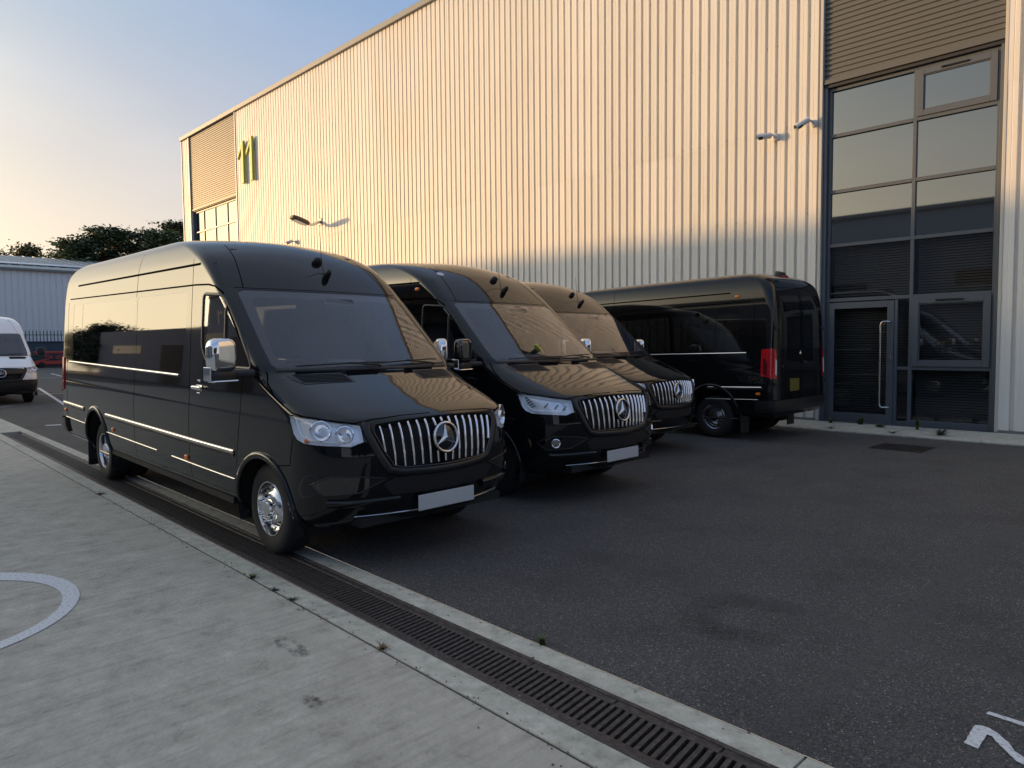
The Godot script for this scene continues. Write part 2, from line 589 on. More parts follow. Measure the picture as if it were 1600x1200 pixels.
func markings() -> void:
	# painted ring on the concrete, running out of the picture to the left
	var ring := Geo.new()
	for i in 72:
		var e := TAU * i / 72.0
		var f := TAU * (i + 1) / 72.0
		var oi := func(q: float, outer: bool) -> Vector3:
			return Vector3(-5.235 + cos(q) * 0.90, 0.004, -0.20 + sin(q) * 0.845) if outer else Vector3(-5.18 + cos(q) * 0.74, 0.004, -0.22 + sin(q) * 0.725)
		ring.quad(oi.call(e, true), oi.call(f, true), oi.call(f, false), oi.call(e, false), Vector3.UP)
	single("painted_ring", ring, M.road_paint, "white painted ring on the concrete apron left of the drain", "road marking")
	var seven := [[-0.679, -3.061], [-0.682, -3.237], [-0.663, -3.25], [-0.635, -3.252], [-0.596, -3.226], [-0.558, -3.182], [-0.528, -3.129], [-0.49, -3.105], [-0.40, -3.095], [-0.395, -3.04], [-0.488, -3.055], [-0.511, -3.059], [-0.542, -3.097], [-0.578, -3.138], [-0.613, -3.189], [-0.631, -3.191], [-0.631, -3.054]]
	single("painted_numeral", flat_mark(ragged(seven, 0.0018, 3), 0.004), M.road_paint, "worn white painted numeral on the asphalt by the drain, cut by the picture's edge", "road marking")
	single("painted_bar", flat_mark(ragged([[-0.672, -3.37], [-0.668, -3.40], [-0.30, -3.40], [-0.30, -3.355]], 0.0015, 5), 0.004), M.road_paint, "short white painted bar on the asphalt behind the numeral", "road marking")
	var bays := [[-33.5, -22.0, -5.7, -4.38, 0.1], [-52.5, -45.2, -9.65, -8.95, 0.1], [-28.8, -28.3, -4.9, -7.5, 0.1], [-45.4, -44.6, -6.0, -12.0, 0.1]]
	var names := ["white bay line on the asphalt running from the white van to the first black van", "white bay line on the asphalt farthest off, before the red lift", "white cross line on the asphalt behind the white van", "white cross line on the far asphalt in front of the red lift"]
	for i in bays.size():
		var b: Array = bays[i]
		var p := Vector2(b[0], b[2])
		var q := Vector2(b[1], b[3])
		var o: Vector2 = (q - p).orthogonal().normalized() * b[4] * 0.5
		var k := [p + o, q + o, q - o, p - o]
		var pts := []
		for e in k:
			pts.append([e.x, e.y])
		single("bay_line", flat_mark(pts, 0.004), M.road_paint, names[i], "road marking", Transform3D(), "white parking bay lines")
	single("worn_dash", flat_mark(ragged([[-23.1, -2.95], [-23.2, -3.1], [-23.6, -3.45], [-23.5, -3.3]], 0.004, 8), 0.004), M.road_paint, "worn white paint dash in front of the white van", "road marking")
	single("worn_dash", flat_mark(ragged([[-16.9, -2.95], [-16.75, -2.95], [-16.65, -3.2], [-16.8, -3.22]], 0.004, 9), 0.004), M.road_paint, "worn white paint dash beside the first black van's rear corner", "road marking")
	# cover in the asphalt before the door
	var m := thing("manhole_cover", "rectangular dark iron cover set in the asphalt near the glass door", "manhole cover", Vector3(-3.34, 0, -11.12), 0.0)
	part("frame", Geo.new().box(Vector3(0, -0.02, 0), Vector3(0.72, 0.05, 0.70), Basis(), 0.004), M.cover_iron, m)
	var lids := Geo.new()
	for i in 8:
		for j in 8:
			lids.box(Vector3(-0.29 + i * 0.083, 0.008, -0.28 + j * 0.08), Vector3(0.06, 0.006, 0.045), Basis(Vector3.UP, 0.785 if (i + j) % 2 else -0.785), 0.002)
	stuff(part("tread_bars", lids, M.cover_iron, m))
	# a faint dark ring where tyres have scrubbed the asphalt
	var scrub := mat("tyre_scrub", lin(.02, .02, .021, .035), 0.85)
	scrub.transparency = BaseMaterial3D.TRANSPARENCY_ALPHA
	var rs := RandomNumberGenerator.new()
	rs.seed = 40
	var sg := Geo.new()
	for k in 30:
		var a := 0.4 + k * 0.165
		var at := Vector2(-1.9 + cos(a) * 0.24 + rs.randf_range(-.06, .06), -3.6 + sin(a) * 0.28 + rs.randf_range(-.07, .07))
		var pts := []
		var r0 := rs.randf_range(0.09, 0.15)
		for q in 10:
			pts.append([at.x + cos(TAU * q / 10) * r0 * rs.randf_range(.8, 1.2), at.y + sin(TAU * q / 10) * r0 * rs.randf_range(.8, 1.2)])
		var piece := flat_mark(pts, 0.003 + k * 0.00004)
		sg.v.append_array(piece.v)
		sg.n.append_array(piece.n)
	single("tyre_scrub", sg, scrub, "faint dark ring scrubbed into the asphalt in the right foreground", "stain")
	# grit gathered along the joints and kerbs
	var gr := RandomNumberGenerator.new()
	gr.seed = 77
	var grit := Geo.new()
	grit.colored = true
	for k in 900:
		var x := -9.0 * pow(gr.randf(), 1.3) - 0.4
		var lines := [[-1.93, .05], [-2.57, .06], [-2.09, .012], [-2.39, .012], [-2.62, .10], [-1.93, .02]]
		var l: Array = lines[gr.randi() % 6]
		var at := Vector3(x, 0.004, l[0] + gr.randfn() * l[1])
		var shade := gr.randf_range(.08, .30)
		grit.paint = Color(shade, shade * .93, shade * .82)
		var sz := gr.randf_range(.002, .0055)
		grit.box(at, Vector3(sz * gr.randf_range(.8, 1.8), sz, sz * gr.randf_range(.8, 1.5)), Basis.from_euler(Vector3(gr.randf() * .6, gr.randf() * TAU, gr.randf() * .6)))
	var stone := mat("grit", Color.WHITE, 0.9)
	stone.vertex_color_use_as_albedo = true
	var go := single("grit", grit, stone, "loose grit and small stones gathered along the drain and its joints", "grit")
	stuff(go)
	# stains of oil and rubber on the apron
	var stain := mat("oil_stain", lin(.09, .09, .09, .16), 0.8)
	stain.transparency = BaseMaterial3D.TRANSPARENCY_ALPHA
	var rng := RandomNumberGenerator.new()
	rng.seed = 12
	var spots := [[-3.35, -1.62, .16, .05, "dark rubber scuff on the concrete beside the drain, near the brown weed"], [-2.76, -1.42, .07, .03, "short dark scuff on the concrete below the longer scuff"], [-2.0, -1.05, .03, .02, "small dark oil spot on the concrete near the picture's lower edge"]]
	for s in spots:
		var g := Geo.new()
		for k in 26:
			var a := rng.randf() * TAU
			var r := sqrt(rng.randf())
			var at := Vector2(s[0] + cos(a) * r * s[2], s[1] + sin(a) * r * s[3])
			var pts := []
			for q in 9:
				var rr: float = s[3] * rng.randf_range(0.12, 0.5)
				pts.append([at.x + cos(TAU * q / 9) * rr * 1.8, at.y + sin(TAU * q / 9) * rr])
			var part_ := flat_mark(pts, 0.003 + k * 0.00005)
			g.v.append_array(part_.v)
			g.n.append_array(part_.n)
		single("oil_stain", g, stain, s[4], "stain")

func tuft(called: String, label: String, at: Vector3, height: float, spread: float, blades: int, col: Color, seed_: int, leafy := false) -> void:
	var rng := RandomNumberGenerator.new()
	rng.seed = seed_
	var g := Geo.new()
	g.colored = true
	for i in blades:
		var a := rng.randf() * TAU
		var hgt := height * rng.randf_range(0.45, 1.0)
		var lean := spread * rng.randf_range(0.2, 1.0)
		var base := Vector3(cos(a), 0, sin(a)) * spread * 0.25 * rng.randf()
		var dir := Vector3(cos(a), 0, sin(a))
		var w := (0.006 if not leafy else 0.014) * rng.randf_range(0.7, 1.4)
		var sd := Vector3(-dir.z, 0, dir.x)
		g.paint = col * rng.randf_range(0.6, 1.35)
		g.paint.a = 1.0
		var prev := base
		for k in range(1, 5):
			var t := k / 4.0
			var p := base + dir * lean * t * t + Vector3.UP * hgt * (t - 0.25 * t * t)
			var w0 := w * (1.0 - (k - 1) / 4.0) * (1.6 if leafy and k == 3 else 1.0)
			var w1 := w * (1.0 - k / 4.0) * (1.6 if leafy and k == 2 else 1.0)
			var nn := (dir * -0.4 + Vector3.UP).normalized()
			g.squad(prev - sd * w0, prev + sd * w0, p + sd * w1, p - sd * w1, nn, nn, nn, nn)
			prev = p
	single(called, g, M.leaf, label, "weed", Transform3D(Basis(), at))

func weeds() -> void:
	var green := Color(.075, .10, .028)
	var dry := Color(.16, .10, .045)
	tuft("grass_tuft", "green grass tuft with a pale bloom at the asphalt edge of the pale strip", Vector3(-2.45, 0, -2.56), .07, .05, 46, green, 1)
	tuft("grass_tuft", "green grass tuft in the apron joint in front of the first van's front wheel", Vector3(-4.56, 0, -1.935), .035, .06, 50, green, 2)
	tuft("grass_tuft", "brown dry tuft in the apron joint beside the dark scuff", Vector3(-3.0, 0, -1.94), .03, .06, 40, dry, 3)
	tuft("grass_tuft", "dark moss tuft in the apron joint, right of the green one", Vector3(-4.22, 0, -1.935), .02, .04, 30, Color(.05, .05, .03), 4)
	tuft("grass_tuft", "dark moss tuft in the apron joint, second right of the green one", Vector3(-3.98, 0, -1.935), .02, .05, 30, Color(.05, .05, .03), 14)
	tuft("grass_tuft", "tiny dark tuft in the apron joint beside the first van's rear wheel", Vector3(-8.4, 0, -1.935), .03, .09, 40, Color(.06, .075, .03), 5)
	var t := wall_frame()
	tuft("weed", "leafy green weed at the foot of the glass door", t * Vector3(-4.45, 0.02, 0.22), .24, .16, 40, green, 6, true)
	tuft("weed", "low green weed below the narrow pane right of the door", t * Vector3(-4.05, 0.02, 0.45), .10, .22, 40, green, 7, true)
	tuft("weed", "upright pale weed in front of the lower right pane", t * Vector3(-3.45, 0.02, 0.42), .30, .10, 22, green * 1.2, 8, true)
	tuft("weed", "sprawling dark weed on the kerb before the right pane", t * Vector3(-2.95, 0.03, 1.05), .17, .3, 26, Color(.04, .042, .03), 9, true)
	tuft("weed", "thin weed at the left foot of the glass door", t * Vector3(-4.95, 0.02, 0.3), .16, .14, 18, green * 0.8, 10, true)
	tuft("weed", "low weeds in the kerb joint left of the sprawling weed", t * Vector3(-3.6, 0.03, 1.28), .07, .25, 40, green, 11)
	tuft("weed", "low weeds in the kerb joint in front of the door", t * Vector3(-4.6, 0.03, 1.28), .06, .3, 40, green * 0.7, 12)

# ------------------------------------------------------------------ warehouse

func wall_frame() -> Transform3D:
	var n := Vector3(0.02605, 0, 0.99966)
	return Transform3D(Basis(Vector3(0.99966, 0, -0.02605), Vector3.UP, n), n * -13.95)

const PITCH := 0.21333

func clad_sheet(ribs: int, height: float) -> Geo:
	var g := Geo.new()
	for i in ribs:
		var x := i * PITCH
		var p := [Vector2(x, 0), Vector2(x + .066, 0), Vector2(x + .073, -.004), Vector2(x + .080, 0), Vector2(x + .146, 0), Vector2(x + .156, -.052), Vector2(x + .199, -.052), Vector2(x + PITCH, 0)]
		for k in p.size() - 1:
			var a: Vector2 = p[k]
			var b: Vector2 = p[k + 1]
			g.quad(Vector3(a.x, 0, a.y), Vector3(b.x, 0, b.y), Vector3(b.x, height, b.y), Vector3(a.x, height, a.y), Vector3(-(b.y - a.y), 0, b.x - a.x))
	return g

func louvre_panel(u0: float, u1: float, y0: float, y1: float, pitch: float) -> Geo:
	var g := Geo.new()
	var y := y0
	while y < y1:
		var p := [Vector2(0, y), Vector2(0.0, y + pitch * .42), Vector2(-.022, y + pitch * .56), Vector2(-.022, y + pitch * .86), Vector2(0, y + pitch)]
		for k in 4:
			var a: Vector2 = p[k]
			var b: Vector2 = p[k + 1]
			g.quad(Vector3(u0, a.y, a.x), Vector3(u1, a.y, a.x), Vector3(u1, b.y, b.x), Vector3(u0, b.y, b.x), Vector3(0, -(b.x - a.x), b.y - a.y))
		y += pitch
	return g

func bars(list: Array, z: float, depth: float) -> Geo:   # [u0, u1, y0, y1] each
	var g := Geo.new()
	for b in list:
		g.box(Vector3((b[0] + b[1]) / 2, (b[2] + b[3]) / 2, z - depth / 2), Vector3(b[1] - b[0], b[3] - b[2], depth), Basis(), 0.004)
	return g

func pane(u0: float, u1: float, y0: float, y1: float, z: float, parent: Node, called := "pane") -> void:
	part(called, Geo.new().box(Vector3((u0 + u1) / 2, (y0 + y1) / 2, z), Vector3(u1 - u0, y1 - y0, 0.008)), M.bay_glass if u0 < -6.0 else (M.clear_pane if y1 < 3.4 else M.window_glass), parent)

func warehouse() -> void:
	var w := thing("warehouse", "tall cream ribbed metal warehouse with a glazed entrance bay", "warehouse")
	w.transform = wall_frame()
	var H := 12.05
	# the ribbed sheets, five ribs wide, in a lower and an upper row that lap at 5.76 m
	var low := clad_sheet(5, 5.775).mesh()
	var up := clad_sheet(5, H - 5.755).mesh()
	var wide := PITCH * 5
	var tones := [M.cladding]
	for k in [0.985, 0.97]:
		var m: StandardMaterial3D = M.cladding.duplicate()
		m.albedo_color = Color(k, k, k * 0.995)
		m.uv1_offset = Vector3(k * 7.0, k * 3.0, 0)
		tones.append(m)
	var pick := RandomNumberGenerator.new()
	pick.seed = 6
	for i in 24:
		var u := -5.335 - (i + 1) * wide
		part("cladding_sheet", low, tones[pick.randi() % 3], w, Transform3D(Basis(), Vector3(u, 0.05, -0.004)))
		part("cladding_sheet", up, tones[pick.randi() % 3], w, Transform3D(Basis(), Vector3(u, 5.755, 0)))
	for i in 12:
		var u := -2.36 + i * wide
		part("cladding_sheet", low, tones[pick.randi() % 3], w, Transform3D(Basis(), Vector3(u, 0.05, -0.004)))
		part("cladding_sheet", up, tones[pick.randi() % 3], w, Transform3D(Basis(), Vector3(u, 5.755, 0)))
	var strip := clad_sheet(4, H - 0.05).mesh()
	part("cladding_sheet", strip, M.cladding, w, Transform3D(Basis(), Vector3(-37.16, 0.05, 0)))
	# backing walls, so that the shed is closed
	var g := Geo.new()
	for b in [[-36.25, -30.94, 8.42, H], [-30.94, -5.30, 0.0, H], [-5.30, -2.40, 6.5, H], [-2.40, 10.6, 0.0, H], [-37.2, -36.25, 0.0, H]]:
		g.box(Vector3((b[0] + b[1]) / 2, (b[2] + b[3]) / 2, -0.42), Vector3(b[1] - b[0], b[3] - b[2], 0.3))
	g.box(Vector3(-37.1, H / 2, -25), Vector3(0.2, H, 48.8))
	g.box(Vector3(10.5, H / 2, -25), Vector3(0.2, H, 48.8))
	g.box(Vector3(-13.3, H / 2, -49.5), Vector3(47.8, H, 0.2))
	part("backing_wall", g, M.trim_grey, w)
	part("roof", Geo.new().box(Vector3(-13.3, H + 0.02, -24.8), Vector3(47.6, 0.12, 49.2)), M.trim_grey, w)
	g = Geo.new()
	g.box(Vector3(-13.3, H + 0.07, 0.02), Vector3(47.9, 0.20, 0.14), Basis(), 0.015)
	part("eaves_trim", g, M.trim_grey, w)
	part("base_flashing", bars([[-30.94, -5.36, 0.0, 0.06], [-2.36, 10.4, 0.0, 0.06]], 0.012, 0.05), M.trim_grey, w)
	g = Geo.new()
	for b in [[-37.215, -37.14], [-36.32, -36.22], [-30.99, -30.91]]:
		g.box(Vector3((b[0] + b[1]) / 2, H / 2 + 0.02, -0.01), Vector3(b[1] - b[0], H - 0.06, 0.09), Basis(), 0.008)
	part("corner_trim", g, M.trim_light, w)
	g = Geo.new()
	g.box(Vector3(-5.335, H / 2, -0.10), Vector3(0.055, H - 0.04, 0.21), Basis(), 0.006)
	g.box(Vector3(-2.385, H / 2, -0.10), Vector3(0.05, H - 0.04, 0.21), Basis(), 0.006)
	part("corner_trim", g, M.trim_light, w)
	# screws along the rails
	g = Geo.new()
	var rng := RandomNumberGenerator.new()
	rng.seed = 2
	for y in [0.35, 2.1, 4.08, 5.84, 7.5, 9.3, 11.2]:
		for i in 190:
			var u := -30.9 + i * PITCH
			if u > -5.5 and u < -2.3:
				continue
			u = -5.335 - ceilf((-5.335 - u) / PITCH) * PITCH + 0.178 if u < -5 else -2.36 + (i - 134) * PITCH + 0.178
			if absf(y - 5.84) > 0.1 and rng.randf() < 0.35:
				continue
			g.box(Vector3(u, y + rng.randf_range(-0.012, 0.012), -0.046), Vector3(0.017, 0.017, 0.014), Basis(), 0.005)
	stuff(part("fixing_screws", g, M.trim_grey, w))
	# dark louvred fascias over the two glazed bays
	stuff(part("louvre_fascia", louvre_panel(-36.22, -30.99, 8.46, H, 0.0965), M.louvre, w, Transform3D(Basis(), Vector3(0, 0, -0.035))))
	stuff(part("louvre_fascia", louvre_panel(-5.307, -2.41, 6.56, H, 0.0965), M.louvre, w, Transform3D(Basis(), Vector3(0, 0, -0.06))))
	for b in [[-36.22, -30.99, 8.39, 8.46], [-5.307, -2.41, 6.475, 6.56]]:
		part("fascia_sill", bars([b], -0.02, 0.12), M.louvre, w)
	for b in [[-36.25, -30.94, 8.34, 8.42], [-5.32, -2.39, 6.41, 6.47]]:
		part("soffit", bars([b], -0.06, 0.36), M.soffit_dark, w)
	for b in [[-5.30, -5.235, 0.0, 6.41], [-2.47, -2.40, 0.0, 6.41], [-36.22, -36.1, 0.0, 8.34], [-31.0, -30.95, 0.0, 8.34]]:
		part("reveal", bars([b], -0.06, 0.30), M.frame_grey, w)
	entrance(w)
	# the far bay's glazing
	var zf := -0.17
	var cols := [-36.05, -35.08, -33.73, -32.38, -31.02]
	var rows := [0.05, 1.1, 2.2, 3.25, 4.3, 5.35, 6.3, 7.32, 8.3]
	var list := []
	for u in cols:
		list.append([u - 0.03, u + 0.03, 0.0, 8.34])
	for y in rows:
		list.append([-36.1, -31.0, y - 0.03, y + 0.03])
	var fr := part("bay_frame", bars(list, zf + 0.03, 0.09), M.frame_grey, w)
	for i in cols.size() - 1:
		for j in rows.size() - 1:
			pane(cols[i] + 0.03, cols[i + 1] - 0.03, rows[j] + 0.03, rows[j + 1] - 0.03, zf - 0.01, fr)
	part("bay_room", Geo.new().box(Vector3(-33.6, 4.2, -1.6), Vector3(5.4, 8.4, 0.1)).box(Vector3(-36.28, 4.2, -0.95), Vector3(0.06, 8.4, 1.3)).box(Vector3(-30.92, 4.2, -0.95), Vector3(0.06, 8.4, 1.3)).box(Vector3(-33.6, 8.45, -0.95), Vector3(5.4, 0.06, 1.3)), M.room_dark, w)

func entrance(w: Node3D) -> void:
	var zf := -0.17
	var ul := -5.235
	var um := -3.74
	var ur := -2.47
	var f := []
	for u in [[ul, ul + 0.055], [um - 0.03, um + 0.03], [ur - 0.05, ur]]:
		f.append([u[0], u[1], 0.0, 6.41])
	for s in [[ul + 0.055, um - 0.03], [um + 0.03, ur - 0.05]]:
		for y in [6.375, 5.50, 4.44, 3.41, 2.36]:
			f.append([s[0], s[1], y - 0.03, y + 0.035])
	f.append([um + 0.03, ur - 0.05, 1.035, 1.10])
	f.append([-3.975, um - 0.03, 1.035, 1.09])
	f.append([-4.01, -3.955, 0.0, 2.325])
	f.append([um + 0.03, ur - 0.05, 0.0, 0.12])
	f.append([-3.955, um - 0.03, 0.0, 0.09])
	var fr := part("entrance_frame", bars(f, zf + 0.035, 0.11), M.frame_grey, w)
	var g0 := zf - 0.02
	for y in [[5.535, 6.345], [4.475, 5.47], [3.445, 4.41], [2.395, 3.38]]:
		pane(ul + 0.055, um - 0.03, y[0], y[1], g0, fr)
		if y[0] < 5.5:
			pane(um + 0.03, ur - 0.05, y[0], y[1], g0, fr)
	pane(um + 0.03, ur - 0.05, 0.12, 1.035, g0, fr)
	pane(-3.955, um - 0.03, 0.09, 1.035, g0, fr)
	pane(-3.955, um - 0.03, 1.09, 2.33, g0, fr)
	# the two top-hung windows
	for y in [[1.10, 2.33], [5.535, 6.345]]:
		var a: float = um + 0.03
		var b: float = ur - 0.05
		var wf := part("opening_window", bars([[a, a + 0.10, y[0], y[1]], [b - 0.10, b, y[0], y[1]], [a + 0.10, b - 0.10, y[0], y[0] + 0.10], [a + 0.10, b - 0.10, y[1] - 0.10, y[1]]], zf + 0.062, 0.10), M.frame_grey, w)
		part("bead", bars([[a + 0.10, a + 0.118, y[0] + 0.1, y[1] - 0.1], [b - 0.118, b - 0.10, y[0] + 0.1, y[1] - 0.1], [a + 0.118, b - 0.118, y[0] + 0.1, y[0] + 0.118], [a + 0.118, b - 0.118, y[1] - 0.118, y[1] - 0.1]], zf + 0.045, 0.05), M.frame_grey, wf)
		pane(a + 0.10, b - 0.10, y[0] + 0.10, y[1] - 0.10, zf + 0.02, wf)
		var vc: float = (a + b) / 2 - 0.02
		var vt := Geo.new().box(Vector3(vc, y[1] - 0.05, zf + 0.075), Vector3(0.42, 0.032, 0.03), Basis(), 0.008)
		vt.box(Vector3(vc - 0.16, y[1] - 0.05, zf + 0.092), Vector3(0.03, 0.014, 0.02), Basis(), 0.004)
		part("trickle_vent", vt, M.satin_black, wf)
	# the glazed door
	var da := ul + 0.06
	var db := -4.015
	var d := part("door", bars([[da, da + 0.10, 0.03, 2.31], [db - 0.115, db, 0.03, 2.31], [da + 0.10, db - 0.115, 2.19, 2.31], [da + 0.10, db - 0.115, 0.03, 0.19]], zf + 0.045, 0.06), M.frame_grey, w)
	pane(da + 0.10, db - 0.115, 0.19, 2.19, zf + 0.01, d)
	var hx := db - 0.20
	var hz := zf + 0.115
	var h := Geo.new().tube(PackedVector3Array([Vector3(db - 0.05, 1.915, zf + 0.045), Vector3(db - 0.07, 1.92, hz - 0.03), Vector3(hx + 0.05, 1.925, hz), Vector3(hx + 0.012, 1.90, hz), Vector3(hx, 1.84, hz), Vector3(hx, 1.2, hz), Vector3(hx, 0.42, hz), Vector3(hx + 0.012, 0.35, hz), Vector3(hx + 0.05, 0.33, hz), Vector3(db - 0.07, 0.335, hz - 0.03), Vector3(db - 0.05, 0.34, zf + 0.045)]), 0.0155, 12)
	part("handle", h, M.steel, d)
	part("lock", Geo.new().box(Vector3(db - 0.05, 1.24, zf + 0.055), Vector3(0.035, 0.085, 0.02), Basis(), 0.004), M.steel, d)
	part("threshold", bars([[ul, -3.955, -0.01, 0.03]], zf + 0.06, 0.14), M.frame_grey, w)
	# blinds behind the lower panes and a dark room
	for s in [[ul + 0.06, um - 0.04, 0.15, 4.40], [um + 0.04, ur - 0.06, 0.15, 4.40]]:
		var g := Geo.new()
		var y: float = s[2]
		while y < s[3]:
			g.box(Vector3((s[0] + s[1]) / 2, y, -0.33), Vector3(s[1] - s[0] - 0.04, 0.003, 0.045), Basis(Vector3.RIGHT, 0.9))
			y += 0.048
		stuff(part("blind_slats", g, M.blind, w))
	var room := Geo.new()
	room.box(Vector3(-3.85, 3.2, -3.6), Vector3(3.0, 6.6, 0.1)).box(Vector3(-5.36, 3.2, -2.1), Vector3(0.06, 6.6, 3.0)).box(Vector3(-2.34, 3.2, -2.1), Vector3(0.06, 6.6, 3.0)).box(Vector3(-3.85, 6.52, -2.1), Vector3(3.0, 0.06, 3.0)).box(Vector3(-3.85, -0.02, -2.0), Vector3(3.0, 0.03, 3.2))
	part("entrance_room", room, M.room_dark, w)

func wall_things() -> void:
	var t := wall_frame()
	# the green number
	var s := thing("number_sign", "large lime green number 11 fixed high on the ribbed wall", "sign")
	s.transform = t
	for k in [[0.0, 8.72, 10.54], [0.835, 8.72, 10.57]]:
		var o: float = -30.11 + k[0]
		var poly := PackedVector2Array([Vector2(o + .02, k[1]), Vector2(o + 0.20, k[1]), Vector2(o + 0.20, k[2]), Vector2(o + 0.10, k[2]), Vector2(o - 0.36, k[2] - 0.54), Vector2(o - 0.36, k[2] - 0.72), Vector2(o + .02, k[2] - 0.29)])
		part("digit", Geo.new().prism(poly, Transform3D(Basis(), Vector3(0, 0, 0.05)), 0.11), M.sign_green, s)
	# the flood light on its curved arm
	var l := thing("wall_floodlight", "grey floodlight head on a curved arm from the ribbed wall", "lamp")
	l.transform = t * Transform3D(Basis(), Vector3(-23.85, 6.18, 0))
	part("arm", Geo.new().tube(PackedVector3Array([Vector3(0, 0.10, 0.0), Vector3(0, 0.06, 0.12), Vector3(0, -0.03, 0.28), Vector3(0, -0.06, 0.42), Vector3(0, -0.04, 0.55)]), 0.05, 10), M.steel, l)
	part("bracket", Geo.new().box(Vector3(0, 0.1, 0.015), Vector3(0.22, 0.26, 0.03), Basis(), 0.008), M.trim_grey, l)
	part("head", Geo.new().blob(Vector3(0, 0.05, 0.86), Vector3(0.22, 0.085, 0.36), 0.55, Basis(Vector3.RIGHT, -0.28)), M.lamp_body, l)
	part("lens", Geo.new().box(Vector3(0, -0.035, 0.88), Vector3(0.3, 0.012, 0.46), Basis(Vector3.RIGHT, -0.28), 0.004), M.lamp_silver, l)
	camera_("security_camera", "small security camera on the ribbed wall below the floodlight", t * Transform3D(Basis(), Vector3(-25.75, 5.72, 0)), 0.25, 0.9)
	camera_("security_camera", "white security camera on the wall farther from the glazed bay", t * Transform3D(Basis(), Vector3(-6.22, 5.68, 0)), 0.05, 0.95)
	camera_("security_camera", "white security camera on the wall nearest the glazed bay", t * Transform3D(Basis(), Vector3(-5.46, 5.78, 0)), 0.5, 0.75)

func camera_(called: String, label: String, at: Transform3D, tilt: float, yaw: float) -> void:
	var t := at * Transform3D(Basis().scaled(Vector3(1.2, 1.3, 1.1)), Vector3.ZERO)
	var c := thing(called, label, "security camera", Vector3.ZERO, 0.0, "security cameras on the ribbed wall")
	c.transform = t
	var l := Transform3D(Basis(), Vector3(0, 0, 0.0))
	part("base", Geo.new().lathe(PackedVector2Array([Vector2(0.001, 0.05), Vector2(0.045, 0.048), Vector2(0.055, 0.035), Vector2(0.055, 0.0)]), l, 20), M.white_plastic, c)
	part("arm", Geo.new().tube(PackedVector3Array([Vector3(0, 0, 0.03), Vector3(0, 0.02, 0.10), Vector3(-0.03, 0.03, 0.14), Vector3(-0.07, 0.02, 0.16)]), 0.018, 8), M.white_plastic, c)
	var b := Basis(Vector3.UP, -yaw) * Basis(Vector3.RIGHT, tilt)
	var tt := Transform3D(b, Vector3(-0.10, 0.01, 0.17))
	var body := part("body", Geo.new().lathe(PackedVector2Array([Vector2(0.001, -0.09), Vector2(0.035, -0.088), Vector2(0.043, -0.07), Vector2(0.043, 0.12), Vector2(0.036, 0.125), Vector2(0.036, 0.115)]), tt, 20), M.white_plastic, c)
	part("front_collar", Geo.new().lathe(PackedVector2Array([Vector2(0.0445, 0.06), Vector2(0.0455, 0.065), Vector2(0.0455, 0.124), Vector2(0.036, 0.127)]), tt, 20), M.black_plastic, body)
	part("lens", Geo.new().lathe(PackedVector2Array([Vector2(0.0365, 0.118), Vector2(0.02, 0.119), Vector2(0.001, 0.121)]), tt, 20), M.black_plastic, body)
	part("sun_shield", Geo.new().lathe(PackedVector2Array([Vector2(0.047, -0.08), Vector2(0.047, 0.165), Vector2(0.050, 0.165), Vector2(0.050, -0.08)]), tt, 14, -0.2, PI + 0.2), M.white_plastic, body)

# ------------------------------------------------------------------ background

